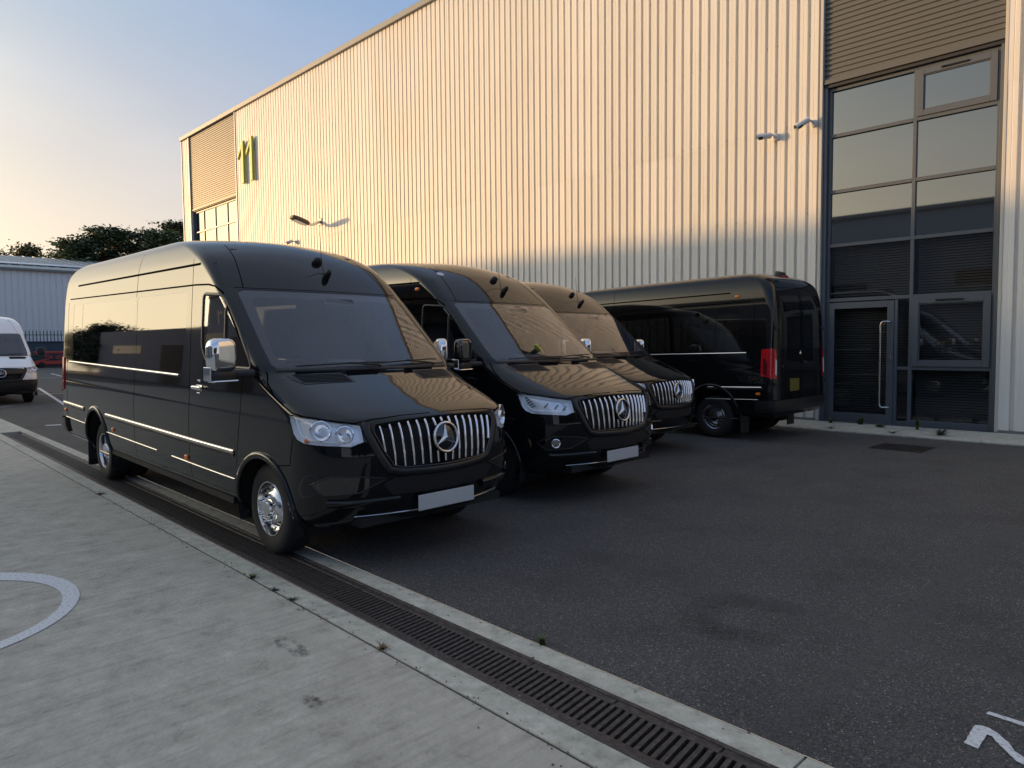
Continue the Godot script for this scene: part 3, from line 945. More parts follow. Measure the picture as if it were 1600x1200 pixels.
func background() -> void:
	# the shed that closes the yard at the far left
	var f := thing("far_shed", "pale blue-grey metal shed with a low ribbed roof across the yard", "building", Vector3(-78, 0, -20))
	var g := Geo.new()
	var z := -50.0
	while z < 16.0:
		g.quad(Vector3(0, 0, z), Vector3(0, 0, z + .36), Vector3(0, 8.9, z + .36), Vector3(0, 8.9, z), Vector3.RIGHT)
		g.quad(Vector3(0, 0, z + .36), Vector3(-.06, 0, z + .40), Vector3(-.06, 8.9, z + .40), Vector3(0, 8.9, z + .36), Vector3(1, 0, 1))
		g.quad(Vector3(-.06, 0, z + .40), Vector3(-.06, 0, z + .46), Vector3(-.06, 8.9, z + .46), Vector3(-.06, 8.9, z + .40), Vector3.RIGHT)
		g.quad(Vector3(-.06, 0, z + .46), Vector3(0, 0, z + .5), Vector3(0, 8.9, z + .5), Vector3(-.06, 8.9, z + .46), Vector3(1, 0, -1))
		z += 0.5
	part("ribbed_wall", g, M.far_cladding, f)
	part("gutter", Geo.new().box(Vector3(0.16, 8.95, -17), Vector3(0.3, 0.22, 66), Basis(), 0.02), M.trim_grey, f)
	g = Geo.new()
	var slope := 0.16
	z = -50.0
	while z < 16.0:
		g.quad(Vector3(0.1, 9.03, z), Vector3(0.1, 9.03, z + .9), Vector3(-22, 9.03 + 22 * slope, z + .9), Vector3(-22, 9.03 + 22 * slope, z), Vector3.UP)
		g.box(Vector3(-10.95, 9.06 + 10.95 * slope, z + 0.95), Vector3(22.4, 0.09, 0.1), Basis(Vector3.BACK, -atan(slope)))
		z += 1.0
	part("ribbed_roof", g, M.far_roof, f)
	for k in 2:
		part("rooflight", Geo.new().box(Vector3(-5.6, 9.17 + 5.6 * slope, 4.0 + k * -23.0), Vector3(2.2, 0.05, 17.0), Basis(Vector3.BACK, -atan(slope))), M.rooflight, f)
	part("closing_walls", Geo.new().box(Vector3(-22, 6.2, -17), Vector3(0.2, 12.4, 66)).box(Vector3(-11, 4.4, -49.8), Vector3(21.8, 8.8, 0.2)).box(Vector3(-11, 4.4, 15.9), Vector3(21.8, 8.8, 0.2)), M.far_cladding, f)
	# palisade fence in front of it
	f = thing("palisade_fence", "dark steel palisade fence along the foot of the far shed", "fence", Vector3(-74.5, 0, -14))
	g = Geo.new()
	z = -16.0
	while z < 16.0:
		g.box(Vector3(0, 1.62, z), Vector3(0.035, 3.1, 0.07))
		g.flat(Vector3(0.0, 3.17, z - .035), Vector3(0.0, 3.17, z + .035), Vector3(0, 3.32, z), Vector3.RIGHT)
		z += 0.27
	stuff(part("pales", g, M.fence_steel, f))
	for y in [0.5, 2.85]:
		part("rail", Geo.new().box(Vector3(-0.05, y, 0), Vector3(0.05, 0.06, 32)), M.fence_steel, f)
	# dark skips and the folded red lift at the end of the yard
	f = thing("skip", "long dark blue steel skip below the far shed's fence", "skip", Vector3(-72.6, 0, -13.2))
	var poly := PackedVector2Array([Vector2(-2.6, 0.1), Vector2(2.6, 0.1), Vector2(3.4, 2.15), Vector2(-3.4, 2.15)])
	var tr := Transform3D(Basis(Vector3.UP, PI / 2), Vector3(-0.9, 0, 0))
	part("hull", Geo.new().prism(poly, tr, 1.9), M.skip_blue, f)
	part("rim", Geo.new().box(Vector3(0.05, 2.2, 0), Vector3(2.1, 0.12, 7.0), Basis(), 0.02), M.skip_blue, f)
	g = Geo.new()
	for k in 5:
		g.box(Vector3(1.02, 1.15, -2.2 + k * 1.1), Vector3(0.08, 1.9, 0.12))
	part("ribs", g, M.skip_blue, f)
	f = thing("scissor_lift", "red folded scissor lift standing below the dark blue skip", "lift", Vector3(-70.2, 0, -13.1))
	part("chassis", Geo.new().box(Vector3(0, 0.42, 0), Vector3(1.1, 0.32, 2.6), Basis(), 0.04), M.lift_red, f)
	part("platform", Geo.new().box(Vector3(0, 1.28, 0), Vector3(1.15, 0.2, 2.7), Basis(), 0.03), M.lift_red, f)
	for s in [-1.0, 1.0]:
		part("scissor_arm", Geo.new().box(Vector3(0.5, 0.88, 0), Vector3(0.06, 0.1, 2.3), Basis(Vector3.RIGHT, 0.26 * s)), M.lift_red, f)
		for e in [-1.0, 1.0]:
			part("wheel", Geo.new().lathe(PackedVector2Array([Vector2(0.001, 0.1), Vector2(0.16, 0.1), Vector2(0.25, 0.07), Vector2(0.25, -0.1), Vector2(0.001, -0.1)]), Transform3D(Basis(Vector3.UP, PI / 2), Vector3(0.5 * s, 0.25, 0.95 * e)), 16), M.rubber, f)
	# trees beyond the roofs
	var dark := Color(.058, .082, .034)
	var mid := Color(.09, .115, .042)
	var spec := [[Vector3(-102, 0, -21.6), 14.9, 4.8, dark, "spiky dark conifer at the left of the clump behind the far shed", 1, true],
		[Vector3(-104, 0, -25.6), 17.2, 5.2, dark, "tall dark conifer, second from the left of the clump behind the far shed", 2, true],
		[Vector3(-106, 0, -30.2), 17.5, 5.6, Color(.068, .09, .036), "broad dark conifer in the middle of the clump behind the far shed", 3, true],
		[Vector3(-101, 0, -32.6), 17.0, 5.2, mid, "lighter green tree in the clump, next to the warehouse's corner", 4, true],
		[Vector3(-108, 0, -37.4), 19.6, 5.8, dark, "dark conifer right behind the warehouse's far corner", 5, true],
		[Vector3(-112, 0, -18.2), 14.8, 3.8, Color(.11, .11, .05), "small round pale tree alone behind the far shed's roof", 6, false],
		[Vector3(-114, 0, -15.0), 14.0, 3.6, Color(.10, .10, .045), "small round tree at the picture's left edge behind the roof", 7, false]]
	for t in spec:
		tree("tree", t[4], t[0], t[1], t[2], t[3], t[5], t[6])
	# across the yard, seen only in paint and glass: the unit whose shadow lies on everything, and trees
	var o := thing("opposite_unit", "long grey industrial unit across the yard, seen mirrored in paint and glass", "building", Vector3(-24, 0, 27))
	part("wall", Geo.new().box(Vector3(0, 5.4, 10), Vector3(106, 10.85, 20)), M.opposite_cladding, o)
	part("parapet", Geo.new().box(Vector3(0, 10.75, -0.05), Vector3(106.2, 0.3, 0.3)), M.trim_grey, o)
	for k in 4:
		part("roller_door", Geo.new().box(Vector3(-40 + k * 22, 2.9, -0.02), Vector3(6.5, 5.8, 0.1)), M.black_plastic, o)
		var wn := part("window_band", Geo.new().box(Vector3(-49 + k * 22, 5.8, -0.02), Vector3(8.5, 1.1, 0.1)), M.gloss_black, o)
		part("window_frame", Geo.new().box(Vector3(-49 + k * 22, 5.2, -0.06), Vector3(8.7, 0.1, 0.2)), M.trim_light, wn)
	o = thing("low_unit", "lower grey industrial unit beyond the opposite one, seen mirrored in the first minibus", "building", Vector3(-99, 0, 27))
	part("wall", Geo.new().box(Vector3(0, 3.7, 10), Vector3(42, 7.4, 20)), M.opposite_cladding, o)
	part("roller_door", Geo.new().box(Vector3(9, 2.6, -0.02), Vector3(7, 5.2, 0.1)), M.black_plastic, o)
	part("window_band", Geo.new().box(Vector3(-8, 4.6, -0.02), Vector3(12, 1.1, 0.1)), M.gloss_black, o)
	for k in 4:
		tree("tree", ["dark tree past the left end of the low unit", "second dark tree past the low unit", "third dark tree past the low unit", "fourth dark tree past the low unit"][k], Vector3(-124 - k * 6, 0, 30 + (k % 2) * 5), 8.6 - k * 0.4, 5.0, dark, 20 + k, false)
	for k in 6:
		tree("tree", ["hedge tree behind the camera, nearest the warehouse", "hedge tree behind the camera, second from the warehouse", "hedge tree behind the camera, third from the warehouse", "hedge tree behind the camera, fourth from the warehouse", "hedge tree behind the camera, fifth from the warehouse", "hedge tree behind the camera, farthest from the warehouse"][k], Vector3(46 + (k % 2) * 3, 0, -24 + k * 8), 7.5, 5.0, dark, 30 + k, false)

func tree(called: String, label: String, at: Vector3, height: float, radius: float, col: Color, seed_: int, conifer: bool) -> void:
	var t := thing(called, label, "tree", at)
	var rng := RandomNumberGenerator.new()
	rng.seed = seed_ * 77
	var tr := Geo.new()
	tr.tube(PackedVector3Array([Vector3.ZERO, Vector3(0.1, height * 0.4, 0), Vector3(0.0, height * 0.75, 0.1), Vector3(0.1, height * 0.95, 0)]), height * 0.028, 8, 0.05)
	var g := Geo.new()
	g.colored = true
	var clumps := 84
	for k in clumps:
		var f := (k + rng.randf()) / clumps
		var y: float
		var out: float
		if conifer:
			y = height * (0.30 + 0.70 * f)
			out = radius * (1.0 - pow(f, 1.8) * 0.86) * rng.randf_range(0.35, 1.12)
		else:
			y = height * (0.28 + 0.72 * f)
			out = radius * sqrt(maxf(0.03, 1.0 - pow(absf(f - 0.42) / 0.6, 2.2))) * rng.randf_range(0.3, 1.05)
		var a := rng.randf() * TAU
		var c := Vector3(cos(a) * out, y, sin(a) * out)
		tr.tube(PackedVector3Array([Vector3(0, y - out * (0.25 if conifer else 0.5), 0), c * Vector3(0.6, 1, 0.6) - Vector3(0, out * 0.1, 0), c]), 0.09, 5, 0.025)
		var tone := rng.randf_range(0.55, 1.5)
		var size := Vector3(rng.randf_range(0.9, 1.7), rng.randf_range(0.35, 0.65) if conifer else rng.randf_range(0.7, 1.1), rng.randf_range(0.9, 1.7)) * (radius / 5.0)
		for i in 170:
			var d := Vector3(rng.randfn(), rng.randfn(), rng.randfn()) * 0.55
			if conifer:
				d += Vector3(cos(a), 0.25, sin(a)) * rng.randf_range(0.0, 1.0)
			var p := c + d * size
			var s := rng.randf_range(0.06, 0.18)
			var b := Basis.from_euler(Vector3(rng.randf_range(-0.9, 0.9), rng.randf() * TAU, rng.randf_range(-0.9, 0.9)))
			g.paint = col * (tone * rng.randf_range(0.7, 1.35))
			g.paint.a = 1.0
			var x := b.x * s * 1.7
			var q := b.z * s
			var nn := (b.y + d.normalized() * 0.7).normalized()
			g.squad(p - x, p - q, p + x, p + q, nn, nn, nn, nn)
	part("trunk", tr, M.bark, t)
	part("crown", g, M.leaf, t)

# ------------------------------------------------------------------ the van's body

# rows from sill to roof: height, half width, nose x, nose bow, front corner (z, x), tail x, rear corner (z, x)
const ROWS := [
	[.34, .875, .84, .12, .30, .32, -5.86, .12, .12],
	[.40, .928, .94, .12, .32, .42, -5.90, .12, .12],
	[.50, .953, .985, .11, .32, .46, -5.925, .12, .12],
	[.62, .961, 1.005, .10, .32, .48, -5.93, .12, .12],
	[.78, .965, 1.01, .10, .32, .48, -5.93, .12, .12],
	[.95, .963, .995, .10, .32, .48, -5.93, .12, .12],
	[1.06, .958, .965, .10, .32, .46, -5.93, .12, .12],
	[1.10, .955, .93, .10, .31, .44, -5.93, .12, .12],
	[1.13, .954, .87, .10, .30, .42, -5.93, .12, .12],
	[1.20, .951, .69, .10, .28, .38, -5.93, .12, .12],
	[1.28, .947, .47, .10, .26, .34, -5.93, .12, .12],
	[1.36, .943, .25, .10, .22, .28, -5.93, .12, .12],
	[1.41, .940, .125, .10, .17, .20, -5.93, .12, .12],
	[1.46, .937, .07, .10, .13, .15, -5.93, .12, .12],
	[1.60, .929, -.095, .10, .12, .13, -5.93, .12, .12],
	[1.80, .917, -.335, .095, .12, .13, -5.93, .12, .12],
	[2.00, .904, -.575, .09, .12, .13, -5.925, .12, .12],
	[2.06, .900, -.65, .09, .12, .13, -5.92, .12, .12],
	[2.12, .895, -.72, .09, .12, .13, -5.915, .12, .12],
	[2.22, .887, -.84, .09, .13, .16, -5.90, .13, .13],
	[2.33, .876, -.985, .09, .15, .20, -5.88, .15, .15],
	[2.43, .850, -1.14, .11, .18, .28, -5.84, .18, .18],
	[2.51, .812, -1.31, .13, .22, .38, -5.76, .22, .25],
	[2.565, .75, -1.50, .16, .26, .48, -5.66, .25, .3],
	[2.60, .655, -1.75, .19, .27, .55, -5.52, .25, .3],
	[2.625, .50, -2.15, .2, .22, .5, -5.3, .2, .3],
	[2.637, .28, -2.65, .15, .12, .35, -5.0, .1, .2],
	[2.642, .01, -3.2, .0, .005, .01, -4.7, .005, .01]]

var RV := PackedFloat64Array()     # the length along the rows
var RM := []                       # slopes for the cubic
var row_cache := {}

func prepare_rows() -> void:
	RV.append(0.0)
	for i in range(1, ROWS.size()):
		var a: Array = ROWS[i - 1]
		var b: Array = ROWS[i]
		RV.append(RV[i - 1] + sqrt(pow(b[0] - a[0], 2) + pow(b[1] - a[1], 2) + pow((b[2] - a[2]) * 0.5, 2)))
	var n := ROWS.size()
	for i in n:
		var m := PackedFloat64Array()
		for k in 9:
			var left := 0.0
			var right := 0.0
			if i > 0:
				left = (ROWS[i][k] - ROWS[i - 1][k]) / (RV[i] - RV[i - 1])
			if i < n - 1:
				right = (ROWS[i + 1][k] - ROWS[i][k]) / (RV[i + 1] - RV[i])
			if i == 0:
				m.append(right)
			elif i == n - 1:
				m.append(left)
			elif left * right <= 0.0:
				m.append(0.0)
			else:
				var ha := RV[i] - RV[i - 1]
				var hb := RV[i + 1] - RV[i]
				var w1 := 2 * hb + ha
				var w2 := hb + 2 * ha
				m.append((w1 + w2) / (w1 / left + w2 / right))
		RM.append(m)

func row(v: float) -> PackedFloat64Array:
	if row_cache.has(v):
		return row_cache[v]
	var i := clampi(RV.bsearch(v, false) - 1, 0, RV.size() - 2)
	var h := RV[i + 1] - RV[i]
	var t := (v - RV[i]) / h
	var a := 2 * t * t * t - 3 * t * t + 1
	var b := (t * t * t - 2 * t * t + t) * h
	var c := -2 * t * t * t + 3 * t * t
	var d := (t * t * t - t * t) * h
	var o := PackedFloat64Array()
	var r0: Array = ROWS[i]
	var r1: Array = ROWS[i + 1]
	var m0: PackedFloat64Array = RM[i]
	var m1: PackedFloat64Array = RM[i + 1]
	for k in 9:
		o.append(a * r0[k] + b * m0[k] + c * r1[k] + d * m1[k])
	if row_cache.size() > 20000:
		row_cache.clear()
	row_cache[v] = o
	return o

func S(u: float, v: float) -> Vector3:
	# u: 0-1 nose, 1-2 front corner, 2-3 flank, 3-4 rear corner, 4-5 tail; the half with z >= 0
	var r := row(v)
	var W := r[1]
	var zi := W - r[4]
	var x0 := r[2] - r[3]
	var xa := x0 - r[5]
	var xb := r[6] + r[8]
	var x: float
	var z: float
	if u <= 1.0:
		z = zi * u
		x = r[2] - r[3] * u * u
	elif u <= 2.0:
		var t := u - 1.0
		var x1 := maxf(x0 - 2.0 * r[3] / maxf(zi, .01) * r[4], xa)
		x = (1 - t) * (1 - t) * x0 + 2 * t * (1 - t) * x1 + t * t * xa
		z = (1 - t) * (1 - t) * zi + 2 * t * (1 - t) * W + t * t * W
	elif u <= 3.0:
		x = xa + (xb - xa) * (u - 2.0)
		z = W
	elif u <= 4.0:
		var t := u - 3.0
		x = (1 - t) * (1 - t) * xb + (1 - (1 - t) * (1 - t)) * r[6]
		z = (1 - t * t) * W + t * t * (W - r[7])
	else:
		x = r[6] - .02 * (1 - (5 - u) * (5 - u))
		z = (W - r[7]) * (5 - u)
	var k := clampf((x + 1.2) / 2.2, 0, 1)
	z *= 1 - .035 * k * k * (3 - 2 * k)
	return Vector3(x, r[0], z)

func SN(u: float, v: float) -> Vector3:
	var e := 0.004
	var vv := clampf(v, e, RV[RV.size() - 1] - e)
	var du := S(minf(u + e, 5.0), vv) - S(maxf(u - e, 0.0), vv)
	var dv := S(u, vv + e) - S(u, vv - e)
	var n := dv.cross(du)
	if u < 1e-5 or u > 4.99999:
		n.z = 0.0
	n = n.normalized()
	var c := S(u, vv) - Vector3(-2.5, 1.3, 0)
	if n.dot(c * Vector3(0.3, 1, 1.5)) < 0.0:
		n = -n
	return n

func v_of(y: float) -> float:
	if y < 0.34:
		return -0.08
	var a := 0.0
	var b := RV[RV.size() - 1]
	for i in 26:
		var m := (a + b) / 2
		if row(m)[0] < y:
			a = m
		else:
			b = m
	return (a + b) / 2

func u_of_x(v: float, x: float) -> float:
	var a := 0.0
	var b := 5.0
	for i in 24:
		var m := (a + b) / 2
		if S(m, v).x > x:
			a = m
		else:
			b = m
	return (a + b) / 2

func u_of_z(v: float, z: float, rear := false) -> float:
	var a := 3.0 if rear else 0.0
	var b := 5.0 if rear else 2.0
	for i in 24:
		var m := (a + b) / 2
		if (S(m, v).z < z) != rear:
			a = m
		else:
			b = m
	return (a + b) / 2

func dense(pts: Array, step := 0.04) -> Array:
	var o := []
	for i in pts.size():
		var a: Vector2 = pts[i]
		var b: Vector2 = pts[(i + 1) % pts.size()]
		var n := maxi(1, int(ceil(a.distance_to(b) / step)))
		for k in n:
			o.append(a.lerp(b, float(k) / n))
	return o

func rounded(pts: Array, r: float) -> Array:
	var o := []
	var n := pts.size()
	for i in n:
		var p: Vector2 = pts[i]
		var a: Vector2 = pts[(i + n - 1) % n]
		var b: Vector2 = pts[(i + 1) % n]
		var ra := minf(r, p.distance_to(a) * 0.45)
		var rb := minf(r, p.distance_to(b) * 0.45)
		var s := p + (a - p).normalized() * ra
		var e := p + (b - p).normalized() * rb
		for k in 6:
			var t := k / 5.0
			o.append(s.lerp(p, t).lerp(p.lerp(e, t), t))
	return o

func side_poly(pts: Array) -> PackedVector2Array:       # (x, y) on the flank
	var o := PackedVector2Array()
	for p in dense(pts):
		var v := v_of(p.y)
		o.append(Vector2(u_of_x(maxf(v, 0.0), p.x), v))
	return o

func nose_poly(pts: Array) -> PackedVector2Array:       # (z, y) on the nose
	var o := PackedVector2Array()
	for p in dense(pts):
		var v := v_of(p.y)
		o.append(Vector2(u_of_z(v, p.x), v))
	return o

func tail_poly(pts: Array) -> PackedVector2Array:       # (z, y) on the tail
	var o := PackedVector2Array()
	for p in dense(pts):
		var v := v_of(p.y)
		o.append(Vector2(u_of_z(v, p.x, true), v))
	return o

func traced(pts: Array) -> PackedVector2Array:          # (x, y, z) on nose or corner, found by whichever of x and z tells more
	var o := PackedVector2Array()
	for p in pts:
		var v := v_of(p.y)
		var uz := u_of_z(v, p.z)
		o.append(Vector2(uz if uz < 1.35 else u_of_x(v, p.x), v))
	var q := PackedVector2Array()
	for i in o.size():
		for k in 4:
			q.append(o[i].lerp(o[(i + 1) % o.size()], k / 4.0))
	return q

var GU := PackedFloat64Array()
var GV := PackedFloat64Array()

func prepare_grid() -> void:
	for k in [[0.0, 1.0, 14], [1.0, 2.0, 14], [2.0, 3.0, 56], [3.0, 4.0, 7], [4.0, 5.0, 7]]:
		for i in k[2]:
			GU.append(lerpf(k[0], k[1], float(i) / k[2]))
	GU.append(5.0)
	for i in RV.size() - 1:
		var n := clampi(int(ceil((RV[i + 1] - RV[i]) / 0.028)), 2, 9)
		for k in n:
			GV.append(lerpf(RV[i], RV[i + 1], float(k) / n))
	GV.append(RV[RV.size() - 1])

func lay(g: Geo, poly: PackedVector2Array, off: float, flip := false) -> void:
	# a flat polygon of (u, v), laid on the surface
	var tri := Geometry2D.triangulate_polygon(poly)
	var P: Array = []
	for p in poly:
		var n := SN(p.x, p.y)
		P.append([S(p.x, p.y) + n * off, -n if flip else n])
	for i in range(0, tri.size(), 3):
		var a: Array = P[tri[i]]
		var b: Array = P[tri[i + 1]]
		var c: Array = P[tri[i + 2]]
		g.tri(a[0], b[0], c[0], a[1], b[1], c[1])

func patch(poly: PackedVector2Array, off: float, skirt := 0.0, fine := 1) -> Geo:
	# the part of the surface inside a polygon, lifted by off, with an edge of that depth
	var g := Geo.new()
	var lo := poly[0]
	var hi := poly[0]
	for p in poly:
		lo = lo.min(p)
		hi = hi.max(p)
	for i in GU.size() - 1:
		if GU[i + 1] < lo.x or GU[i] > hi.x:
			continue
		for j in GV.size() - 1:
			if GV[j + 1] < lo.y or GV[j] > hi.y:
				continue
			for fi in fine:
				for fj in fine:
					var u0 := lerpf(GU[i], GU[i + 1], float(fi) / fine)
					var u1 := lerpf(GU[i], GU[i + 1], float(fi + 1) / fine)
					var v0 := lerpf(GV[j], GV[j + 1], float(fj) / fine)
					var v1 := lerpf(GV[j], GV[j + 1], float(fj + 1) / fine)
					var cell := PackedVector2Array([Vector2(u0, v0) * 100, Vector2(u1, v0) * 100, Vector2(u1, v1) * 100, Vector2(u0, v1) * 100])
					for piece in Geometry2D.intersect_polygons(cell, times(poly, 100.0)):
						lay(g, times(piece, 0.01), off)
	if skirt != 0.0:
		for i in poly.size():
			var a := poly[i]
			var b := poly[(i + 1) % poly.size()]
			var na := SN(a.x, a.y)
			var nb := SN(b.x, b.y)
			var pa := S(a.x, a.y) + na * off
			var pb := S(b.x, b.y) + nb * off
			var k := (pb - pa).cross(na).normalized()
			g.squad(pa, pb, pb - nb * skirt, pa - na * skirt, k, k, k, k)
	return g

func times(p: PackedVector2Array, k: float) -> PackedVector2Array:
	var o := PackedVector2Array()
	for q in p:
		o.append(q * k)
	return o

func ribbon(path: PackedVector2Array, width: float, off: float, high: float, closed := false, ends := true) -> Geo:
	# a raised strip along a line of (u, v)
	var g := Geo.new()
	var rows: Array = []
	var n := path.size()
	for i in n:
		var p := path[i]
		var N := SN(p.x, p.y)
		var a := path[(i + n - 1) % n] if closed else path[maxi(i - 1, 0)]
		var b := path[(i + 1) % n] if closed else path[mini(i + 1, n - 1)]
		var T := (S(b.x, b.y) - S(a.x, a.y)).normalized()
		var B := T.cross(N).normalized()
		var P := S(p.x, p.y)
		var r: Array = []
		for k in [[-0.5, 0.0, -1.0], [-0.5, 0.55, -0.8], [-0.32, 0.95, -0.35], [0.0, 1.0, 0.0], [0.32, 0.95, 0.35], [0.5, 0.55, 0.8], [0.5, 0.0, 1.0]]:
			r.append([P + B * width * k[0] + N * (off + high * k[1]), (B * k[2] + N * (1.0 - absf(k[2]))).normalized()])
		rows.append(r)
	for i in (n if closed else n - 1):
		var A: Array = rows[i]
		var C: Array = rows[(i + 1) % n]
		for k in 6:
			g.squad(A[k][0], A[k + 1][0], C[k + 1][0], C[k][0], A[k][1], A[k + 1][1], C[k + 1][1], C[k][1])
	if ends and not closed:
		for e in [0, n - 1]:
			var R: Array = rows[e]
			var o: Vector3 = rows[e][3][0] - rows[1 if e == 0 else n - 2][3][0]
			for k in range(1, 6):
				g.flat(R[0][0], R[k][0], R[k + 1][0], o)
	return g

func line_xy(pts: Array, step := 0.06) -> PackedVector2Array:     # an open line of (x, y) on the flank
	var o := PackedVector2Array()
	for i in pts.size() - 1:
		var a: Vector2 = pts[i]
		var b: Vector2 = pts[i + 1]
		var n := maxi(1, int(ceil(a.distance_to(b) / step)))
		for k in n + (1 if i == pts.size() - 2 else 0):
			var p := a.lerp(b, float(k) / n)
			var v := v_of(p.y)
			o.append(Vector2(u_of_x(v, p.x), v))
	return o

func line_zy(pts: Array, rear := false, step := 0.05) -> PackedVector2Array:
	var o := PackedVector2Array()
	for i in pts.size() - 1:
		var a: Vector2 = pts[i]
		var b: Vector2 = pts[i + 1]
		var n := maxi(1, int(ceil(a.distance_to(b) / step)))
		for k in n + (1 if i == pts.size() - 2 else 0):
			var p := a.lerp(b, float(k) / n)
			var v := v_of(p.y)
			o.append(Vector2(u_of_z(v, p.x, rear), v))
	return o

func circle_xy(cx: float, cy: float, r: float, n: int, a0 := 0.0, a1 := TAU) -> Array:
	var o := []
	for i in n:
		var a := a0 + (a1 - a0) * i / n
		o.append(Vector2(cx + cos(a) * r, cy + sin(a) * r))
	return o

func pair(called: String, g: Geo) -> void:       # keep a right-hand mesh and its mirror image
	shared[called] = [g.mesh(), g.mirrored().mesh()]

# ------------------------------------------------------------------ the van's parts

const LAMP := [[.411, 1.13, .922], [.53, 1.124, .893], [.636, 1.116, .856], [.773, 1.093, .755], [.853, 1.074, .626], [.885, 1.02, .622], [.894, .957, .62], [.864, .928, .702], [.794, .935, .797], [.706, .938, .865], [.607, .942, .908], [.53, .965, .925], [.486, 1.004, .928], [.44, 1.085, .927]]

func pts3(a: Array) -> Array:
	var o := []
	for p in a:
		o.append(Vector3(p[0], p[1], p[2]))
	return o

func v2(a: Array) -> Array:
	var o := []
	for p in a:
		o.append(Vector2(p[0], p[1]))
	return o

func surf(u: float, v: float, off: float) -> Transform3D:     # z out of the surface, y up along it
	var n := SN(u, v)
	var y := Vector3.UP if absf(n.y) < 0.8 else Vector3.LEFT
	y = (y - n * y.dot(n)).normalized()
	return Transform3D(Basis(y.cross(n), y, n), S(u, v) + n * off)

func aim(at: Vector3, d: Vector3) -> Transform3D:
	var z := d.normalized()
	var x := Vector3.UP.cross(z).normalized()
	return Transform3D(Basis(x, z.cross(x), z), at)

func scaled(poly: PackedVector2Array, k: float, shift := Vector2.ZERO) -> PackedVector2Array:
	var c := Vector2.ZERO
	for p in poly:
		c += p
	c /= poly.size()
	var o := PackedVector2Array()
	for p in poly:
		o.append(c + (p - c) * k + shift)
	return o

